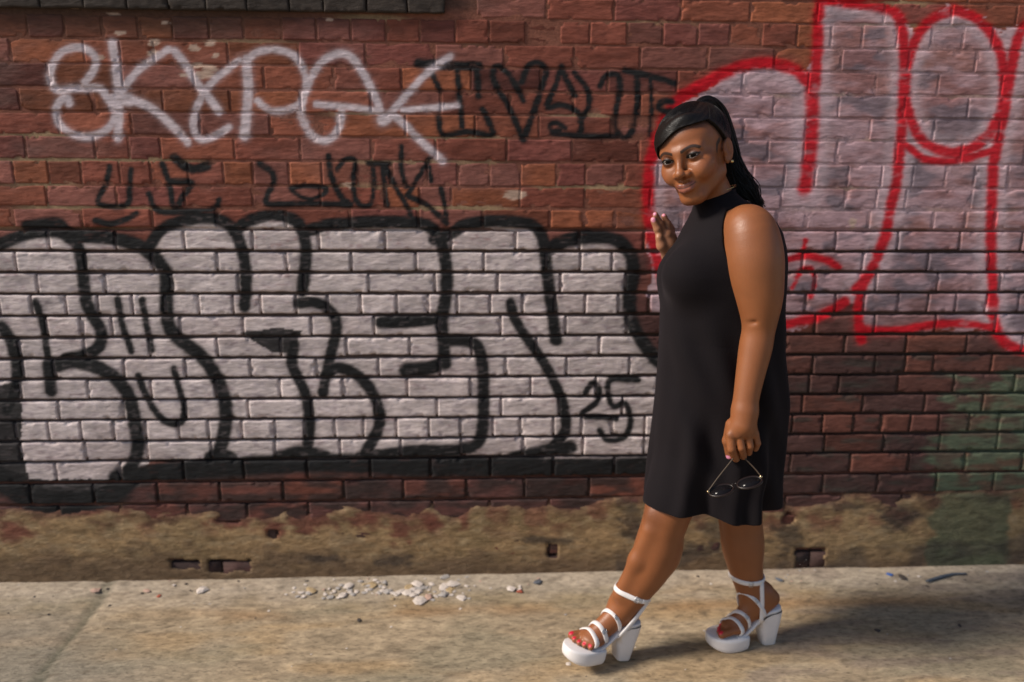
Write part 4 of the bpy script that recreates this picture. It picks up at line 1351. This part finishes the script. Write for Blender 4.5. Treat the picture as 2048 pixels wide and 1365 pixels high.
# ---------------------------------------------------------------- sandals
def outline(n=40):
    pts = catmull(np.array([(.094, 0), (.095, .030), (.115, .040), (.145, .0445), (.175, .042), (.200, .031), (.214, .012), (.216, -.006), (.208, -.024), (.190, -.037), (.165, -.0435), (.140, -.043), (.115, -.038), (.095, -.030), (.094, 0)]), 5)[:-1]
    return pts
def hug(center, dirs, gap):
    out = []
    ts = np.linspace(0.004, 0.085, 82)
    for d in dirs:
        v = body(center+ts[:, None]*d)
        ins = np.nonzero(v < 0)[0]
        t = ts[ins[-1]] if len(ins) else 0.02
        out.append(center+d*(t+gap))
    out = np.array(out)
    k = np.array([.25, .5, .25])
    sm = out.copy()
    sm[1:-1] = k[0]*out[:-2]+k[1]*out[1:-1]+k[2]*out[2:]
    return sm
SANDAL_TXT = {'near': 'white platform sandal on the leading foot', 'far': 'white platform sandal on the trailing foot'}
for name in ('near', 'far'):
    xf, M, med, scl, org, _ = FOOT[name]
    sandal = bpy.data.objects.new('sandal', None)
    sandal.empty_display_size = 0.05
    sandal.location = Vector(org)
    place(sandal, person)
    sandal['label'] = SANDAL_TXT[name]
    def W3(pl): return xf(np.asarray(pl, float)*np.array([1, med, 1]))
    # platform
    ol = outline(); c = np.array([.152, 0]); m = len(ol)
    lev = [(0.0, .90), (.004, .965), (.014, 1.0), (.034, 1.005), (.040, .985), (.0425, .93)]
    V, Q, T = [], [], []
    for zz, sc_ in lev:
        p = c+(ol-c)*sc_
        spring = .016*np.clip((p[:, 0]-.150)/.066, 0, 1)**2
        spr = spring*(1-zz/.0425*0.75)
        V.append(np.stack([p[:, 0], p[:, 1], zz+spr], 1))
    V = np.vstack(V)
    for i in range(len(lev)-1):
        for k in range(m):
            k2 = (k+1) % m
            Q.append((i*m+k, i*m+k2, (i+1)*m+k2, (i+1)*m+k))
    V = np.vstack([V, [c[0], 0, 0], [c[0], 0, .0425]])
    T = [(len(V)-2, (k+1) % m, k) for k in range(m)]+[(len(V)-1, (len(lev)-1)*m+k, (len(lev)-1)*m+(k+1) % m) for k in range(m)]
    mesh_obj('platform', W3(V), np.array(Q), np.array(T), None, M_LEATHER, sandal)
    # insole rising to the heel
    path = catmull(np.array([(.135, .038), (.112, .043), (.085, .064), (.058, .093), (.035, .108), (.010, .112), (-.006, .113)]), 5)
    hwid = np.interp(path[:, 0], [-.006, .0, .02, .06, .10, .135], [.012, .024, .030, .026, .030, .036])
    V, Q = [], []
    for (px_, pz_), w in zip(path, hwid):
        for sy, sz in ((-1, .002), (-.85, .006), (.85, .006), (1, .002), (.9, -.007), (-.9, -.007)):
            V.append((px_, sy*w, pz_+sz))
    nn_ = len(path)
    for i in range(nn_-1):
        for k in range(6):
            k2 = (k+1) % 6
            Q.append((i*6+k, i*6+k2, (i+1)*6+k2, (i+1)*6+k))
    Q.append((5, 4, 1, 0)); Q.append((4, 3, 2, 1)); e = (nn_-1)*6
    Q.append((e, e+1, e+4, e+5)); Q.append((e+1, e+2, e+3, e+4))
    mesh_obj('insole', W3(V), np.array(Q), None, None, M_LEATHER, sandal)
    # block heel
    a = np.linspace(0, 2*np.pi, 36, endpoint=False)
    V, Q = [], []
    lv = [(0.0, .026, .0200, .0235), (.003, .026, .0215, .0250), (.05, .029, .0300, .0280), (.085, .033, .0390, .0300), (.104, .035, .0430, .0310)]
    for zz, cx, rx, ry in lv:
        ca, sa = np.cos(a), np.sin(a)
        n_ = 4.0
        rr = 1/((np.abs(ca))**n_+(np.abs(sa))**n_)**(1/n_)
        xx = cx+rx*rr*ca; yy = ry*rr*sa
        top = zz if zz < .1 else None
        zt = np.full(len(a), zz) if top is not None else np.interp(xx, path[::-1, 0], path[::-1, 1])-.005
        V.append(np.stack([xx, yy, zt], 1))
    V = np.vstack(V)
    for i in range(len(lv)-1):
        for k in range(36):
            k2 = (k+1) % 36
            Q.append((i*36+k, i*36+k2, (i+1)*36+k2, (i+1)*36+k))
    V = np.vstack([V, [.026, 0, 0]])
    T = [(len(V)-1, (k+1) % 36, k) for k in range(36)]
    mesh_obj('heel', W3(V), np.array(Q), np.array(T), None, M_LEATHER, sandal)
    # straps lie on the foot
    hx, yc_, zc_ = M[:, 0], M[:, 1]*med, M[:, 2]
    def strap(center, ax, a0, a1, w, n=22, gap=.0022, up_=None):
        """arc round the foot about axis ax (local), angle from the lateral side (0) over the top to the other side (180)"""
        ax = np.asarray(ax, float); ax /= np.linalg.norm(ax)
        axw = xf(ax)-xf([0, 0, 0.0]); axw /= np.linalg.norm(axw)
        u = yc_-axw*(yc_@axw); u /= np.linalg.norm(u)
        v = np.cross(axw, u)
        if v[2] < 0: v = -v
        an = np.radians(np.linspace(a0, a1, n))
        dirs = np.cos(an)[:, None]*u+np.sin(an)[:, None]*v
        cw = xf(center)
        pts = hug(cw, dirs, gap*scl)
        s_ = Soup()
        s_.tube(pts, w*scl, 10, flat=(dirs, 0.38))
        s_.build('strap', M_LEATHER, sandal)
        return pts, dirs
    ay = .20 if name == 'near' else .55
    strap([.142, 0, .052], (1, ay, -.12), -6, 186, .0076)
    p2_, d2_ = strap([.110, 0, .066], (1, ay+.15, -.45), -8, 188, .0076)
    p3_, d3_ = strap([.074, 0, .100], (1, ay+.25, -.60), -14, 194, .0076)
    leg = np.array([B(*q[:3]) for q in (NLEG if name == 'near' else FLEG)])
    za = .222
    ac = np.array([np.interp(-za, -leg[:, 2], leg[:, i]) for i in range(3)])
    ac_l = np.array([(ac-org)@M[:, 0], (ac-org)@M[:, 1], (ac-org)@M[:, 2]])/scl
    p4_, d4_ = strap(ac_l, (-.20 if name == 'near' else -.05, 0, 1), -180, 180, .0074, 40)
    # heel straps from the ankle strap down to the sole
    for sd_ in (-1, 1):
        top = p4_[np.argmin(np.linalg.norm(p4_-xf([ac_l[0]-.030, sd_*.030, ac_l[2]-.005]), axis=1))]
        bot = xf([.066, sd_*.035, .088])
        mid = (top+bot)/2+M[:, 1]*sd_*.004
        s_ = Soup()
        nrm = np.tile(M[:, 1]*sd_, (9, 1))
        s_.tube(catmull(np.array([top, mid, bot]), 4), .0066*scl, 10, flat=(nrm, 0.4))
        s_.build('strap', M_LEATHER, sandal)
    # buckles on the side seen
    side = -1 if M[:, 1][1] > 0 else 1
    for pts, dirs in ((p2_, d2_), (p3_, d3_), (p4_, d4_)):
        k = np.argmin(pts[:, 1]-0.35*pts[:, 2])
        t = pts[min(k+1, len(pts)-1)]-pts[k-1]; t /= np.linalg.norm(t)
        nrm = dirs[k]; b_ = np.cross(t, nrm)
        ctr = pts[k]+nrm*.0035
        ring = np.array([ctr+t*u*.0055+b_*v*.0085 for u, v in ((-1, -1), (1, -1), (1, 1), (-1, 1), (-1, -1))])
        s_ = Soup(); s_.tube(ring, .0011, 6); s_.tube(np.array([ctr-t*.0055, ctr+t*.006]), .0009, 5)
        s_.build('buckle', M_STEEL, sandal)

# ---------------------------------------------------------------- jewellery
lobe = hw(np.array([.0775, .024, -.012])+np.array([.0065, -.008, -.030]))
def ball(c, r, name, mat, parent, nu=16, nv=10):
    V = [c+r*np.array([math.sin(t)*math.cos(p), math.sin(t)*math.sin(p), math.cos(t)]) for t in np.linspace(0.02, math.pi-.02, nv) for p in np.linspace(0, 2*math.pi, nu, endpoint=False)]
    Q = [(i*nu+k, (i+1)*nu+k, (i+1)*nu+(k+1) % nu, i*nu+(k+1) % nu) for i in range(nv-1) for k in range(nu)]
    return mesh_obj(name, np.array(V), np.array(Q), None, None, mat, parent)
ball(lobe, .0042, 'earring', M_GOLD, person)

nc_ = B(1433, 382, .012)
nu = hw((0, 0, 1.0))-hw((0, 0, 0.0)); nu /= np.linalg.norm(nu)
n1_ = np.cross(nu, vdir); n1_ /= np.linalg.norm(n1_); n2_ = np.cross(nu, n1_)
aa = np.linspace(0, 2*np.pi, 49)
nk = Soup()
nk.tube(nc_+.0530*(np.cos(aa)[:, None]*n1_+np.sin(aa)[:, None]*n2_), .0008, 6)
nk.build('necklace', M_GOLD, person)

# ================================================================== SUNGLASSES in the near hand
M_FRAME = simple_mat('dark_frame', (0.014, 0.008, 0.007), 0.35, 0.35)
M_BRONZE = simple_mat('bronze_metal', (0.55, 0.42, 0.25), 0.25, 0.5, 1.0)
M_TEMPLE = simple_mat('dark_bronze', (0.055, 0.036, 0.022), 0.45, 0.4, 0.0)
M_LENS, nt, bs = new_mat('dark_lens')
bs.inputs['Base Color'].default_value = (0.008, 0.007, 0.008, 1)
bs.inputs['Roughness'].default_value = 0.05
bs.inputs['Specular IOR Level'].default_value = 0.12
GD = -.232
gl, gr = B(1414, 981, GD), B(1521, 951, GD)
ax = gr-gl; gw = np.linalg.norm(ax); ax /= gw
grip = B(1476, 917, -.205)
nrm = grip-(gl+gr)/2; nrm -= ax*(nrm@ax); nrm /= np.linalg.norm(nrm)
nrm = nrm+0.75*np.array([0, -1.0, 0]); nrm -= ax*(nrm@ax); nrm /= np.linalg.norm(nrm)
bx_ = np.cross(ax, nrm)
if bx_[2] > 0: bx_ = -bx_                                    # lens height axis, towards the camera
gm_ = (gl+gr)/2
glasses = empty('sunglasses', tuple(gm_))
tag(glasses, 'dark sunglasses with thin bronze temples dangling from the lowered hand', 'sunglasses')
lw, lh = 0.235*gw, 0.019
an = np.linspace(0, 2*np.pi, 41)
front = Soup()
for s in (-1, 1):
    c = gm_+ax*s*gw*0.262+bx_*0.012
    rim = c+ax[None]*(np.cos(an)*lw)[:, None]*0.94+bx_[None]*(np.sin(an)*lh*(1+0.12*np.sin(an)))[:, None]+nrm[None]*(-0.003*np.cos(an)**2)[:, None]
    front.tube(rim, 0.0032, 8)
    k = len(an)-1
    V = np.vstack([rim[:-1]*0.97+c*0.03+nrm*0.0008, c[None]+nrm*0.0022, rim[:-1]*0.97+c*0.03-nrm*0.0010, c[None]+nrm*0.0002])
    T = [(i, (i+1) % k, k) for i in range(k)]+[((i+1) % k+k+1, i+k+1, 2*k+1) for i in range(k)]
    Q = [(i, i+k+1, (i+1) % k+k+1, (i+1) % k) for i in range(k)]
    mesh_obj('lens', V, np.array(Q), np.array(T), None, M_LENS, glasses)
br = catmull(np.array([gm_-ax*gw*0.045+bx_*0.004, gm_+nrm*-.002+bx_*0.003, gm_+ax*gw*0.045+bx_*0.004]), 5)
front.tube(br, 0.0019, 8)
front.build('frame', M_FRAME, glasses)
for s, tip in ((-1, B(1474, 908, -.200)), (1, B(1480, 908, -.196))):
    h0_ = gm_+ax*s*gw*0.5+bx_*0.006
    t = Soup()
    t.tube(catmull(np.array([h0_, h0_+(tip-h0_)*0.35+ax*s*0.002, h0_+(tip-h0_)*0.75+ax*s*0.001, tip, tip+(tip-h0_)*0.18+bx_*0.004]), 5), 0.0027, 8, flat=(ax, 0.7))
    t.build('temple', M_TEMPLE, glasses)
    hg = Soup(); hg.tube(np.array([h0_-nrm*0.006-ax*s*0.004, h0_+nrm*0.004]), 0.0036, 8); hg.build('hinge', M_BRONZE, glasses)

# ================================================================== RUBBLE AND LITTER at the wall foot
M_CHIP = {}
for nm, rgb in (('pale', (0.56, 0.49, 0.44)), ('grey', (0.36, 0.33, 0.31)), ('ochre', (0.38, 0.28, 0.16)), ('brick_red', (0.33, 0.085, 0.05)), ('pink', (0.45, 0.30, 0.24)), ('dark', (0.06, 0.05, 0.045)), ('blue', (0.05, 0.12, 0.36)), ('slate', (0.10, 0.11, 0.13))):
    M_CHIP[nm] = simple_mat('chip_'+nm, rgb, 0.85, 0.25, noise=(90.0, 0.35), bump=(160.0, 0.6, 0.002))
g_ = (1+5**0.5)/2
ICO = np.array([(-1, g_, 0), (1, g_, 0), (-1, -g_, 0), (1, -g_, 0), (0, -1, g_), (0, 1, g_), (0, -1, -g_), (0, 1, -g_), (g_, 0, -1), (g_, 0, 1), (-g_, 0, -1), (-g_, 0, 1)], float)
ICO /= np.linalg.norm(ICO[0])
ICF = [(0, 11, 5), (0, 5, 1), (0, 1, 7), (0, 7, 10), (0, 10, 11), (1, 5, 9), (5, 11, 4), (11, 10, 2), (10, 7, 6), (7, 1, 8), (3, 9, 4), (3, 4, 2), (3, 2, 6), (3, 6, 8), (3, 8, 9), (4, 9, 5), (2, 4, 11), (6, 2, 10), (8, 6, 7), (9, 8, 1)]
rr_ = np.random.default_rng(21)
SHAPES = []
for i in range(9):
    v = ICO*(0.62+0.6*rr_.random((12, 1)))*np.array([1, 0.65+0.30*rr_.random(), 0.28+0.26*rr_.random()])
    v = v@np.array(Matrix.Rotation(rr_.random()*6, 3, 'Z'))
    v[:, 2] = np.maximum(v[:, 2], -0.16)
    v[:, 2] += 0.16
    SHAPES.append(v)
MESH_CACHE = {}
def chip(px, py, wpx, tone, label, group, name='rubble_chip', k=None, cat='stone', lift=0.0):
    p = ground_at(px, py)
    if p[1] > -0.012: p[1] = -0.012
    k = int(rr_.integers(len(SHAPES))) if k is None else k
    if (k, tone) not in MESH_CACHE:
        me = mesh_data(name, SHAPES[k], None, ICF, None, False)
        me.materials.append(M_CHIP[tone])
        MESH_CACHE[(k, tone)] = me
    o = bpy.data.objects.new(name, MESH_CACHE[(k, tone)])
    r = 0.5*wpx*scale_at(p)
    o.scale = (r, r*(0.8+0.3*rr_.random()), r*(0.45+0.4*rr_.random()))
    o.rotation_euler = (0, 0, rr_.random()*6.28)
    bank = 0.010*float(sstep(-0.10, 0.0, np.array([p[1]]))[0])
    o.location = (p[0], p[1], -0.002+bank+lift)
    col_main.objects.link(o)
    return tag(o, label, cat, group)
tones = ['pale']*11+['grey']*5+['ochre', 'pink']
for i in range(22):
    chip(622+rr_.normal()*24, 1188+rr_.normal()*8, 7+14*rr_.random()**1.5, tones[rr_.integers(len(tones))], 'rubble chip in the small left heap by the wall foot', 'chips of the small left rubble heap')
for i in range(84):
    chip(818+rr_.normal()*70, 1180+rr_.normal()*9, 7+22*rr_.random()**2, tones[rr_.integers(len(tones))], 'rubble chip in the larger heap of broken mortar at the wall foot', 'chips of the larger rubble heap')
for i in range(14):
    chip(690+rr_.normal()*30, 1180+rr_.normal()*8, 7+9*rr_.random(), tones[rr_.integers(len(tones))], 'small rubble chip lying between the two heaps', 'chips between the rubble heaps')
for i in range(70):
    x_ = rr_.random()*2048
    chip(x_, 1172-0.017*x_+abs(rr_.normal())*16, 4+5*rr_.random(), ['pale', 'grey', 'pink', 'dark'][rr_.integers(4)], 'tiny grit pebble scattered along the wall foot', 'grit along the wall foot', 'pebble')
for i in range(36):
    chip(rr_.random()*2048, 1205+rr_.random()*150, 3.5+4*rr_.random(), ['pale', 'grey', 'dark'][rr_.integers(3)], 'tiny pebble lying loose out on the pavement', 'loose pebbles on the pavement', 'pebble')
chip(405, 1182, 32, 'pale', 'large pale stone chunk alone beside the wall below the two plaster holes', None, 'stone_chunk', 2)
chip(838, 1203, 40, 'pale', 'flat whitish mortar slab at the front of the larger heap', None, 'mortar_slab', 4)
chip(905, 1170, 34, 'pale', 'pale stone at the right end of the larger heap against the wall', None, 'stone_chunk', 1)
chip(745, 1172, 24, 'ochre', 'ochre plaster lump at the left of the larger heap', None, 'plaster_lump', 5)
chip(294, 1183, 20, 'pink', 'pinkish brick fragment left of the large pale chunk', None, 'brick_fragment', 3)
chip(190, 1183, 22, 'pink', 'pinkish brick fragment nearest the pavement joint', None, 'brick_fragment', 6)
chip(318, 1192, 14, 'brick_red', 'small red brick crumb in front of the pinkish fragment', None, 'brick_fragment', 7)
chip(1040, 1183, 16, 'brick_red', 'red brick crumb on the pavement left of the leading leg', None, 'brick_fragment', 0)
chip(1137, 1328, 15, 'pale', 'white pebble just under the toe of the leading sandal', None, 'pebble', 8)
chip(718, 1240, 13, 'dark', 'dark pebble on open pavement left of centre', None, 'pebble', 1)
chip(1650, 1228, 17, 'dark', 'dark flat pebble right of the trailing sandal', None, 'pebble', 4)
chip(1755, 1261, 17, 'dark', 'dark pebble farther right in the shadow on the pavement', None, 'pebble', 2)
chip(1920, 1252, 15, 'dark', 'dark pebble near the right edge of the pavement', None, 'pebble', 5)
chip(1778, 1151, 17, 'blue', 'blue scrap of plastic by the wall foot', None, 'plastic_scrap', 4, 'litter')
chip(1075, 1166, 20, 'slate', 'slate grey chip by the wall foot left of the leading leg', None, 'slate_chip', 6)
chip(1558, 1161, 22, 'slate', 'slate grey chip by the wall foot right of the trailing leg', None, 'slate_chip', 3)
chip(1805, 1156, 24, 'dark', 'dark brown fragment beside the blue scrap', None, 'brick_fragment', 7)
tw = Soup()
tp = np.array([ground_at(*q) for q in ((1852, 1166), (1880, 1158), (1905, 1152), (1932, 1151))])
tp[:, 2] = 0.007
tw.tube(catmull(tp, 5), np.interp(np.linspace(0, 1, 16), [0, .3, 1], [.004, .0065, .003]), 7)
o = tw.build('stick', M_CHIP['slate'], None)
tag(o, 'dark curved stick lying at the wall foot near the right edge', 'stick')
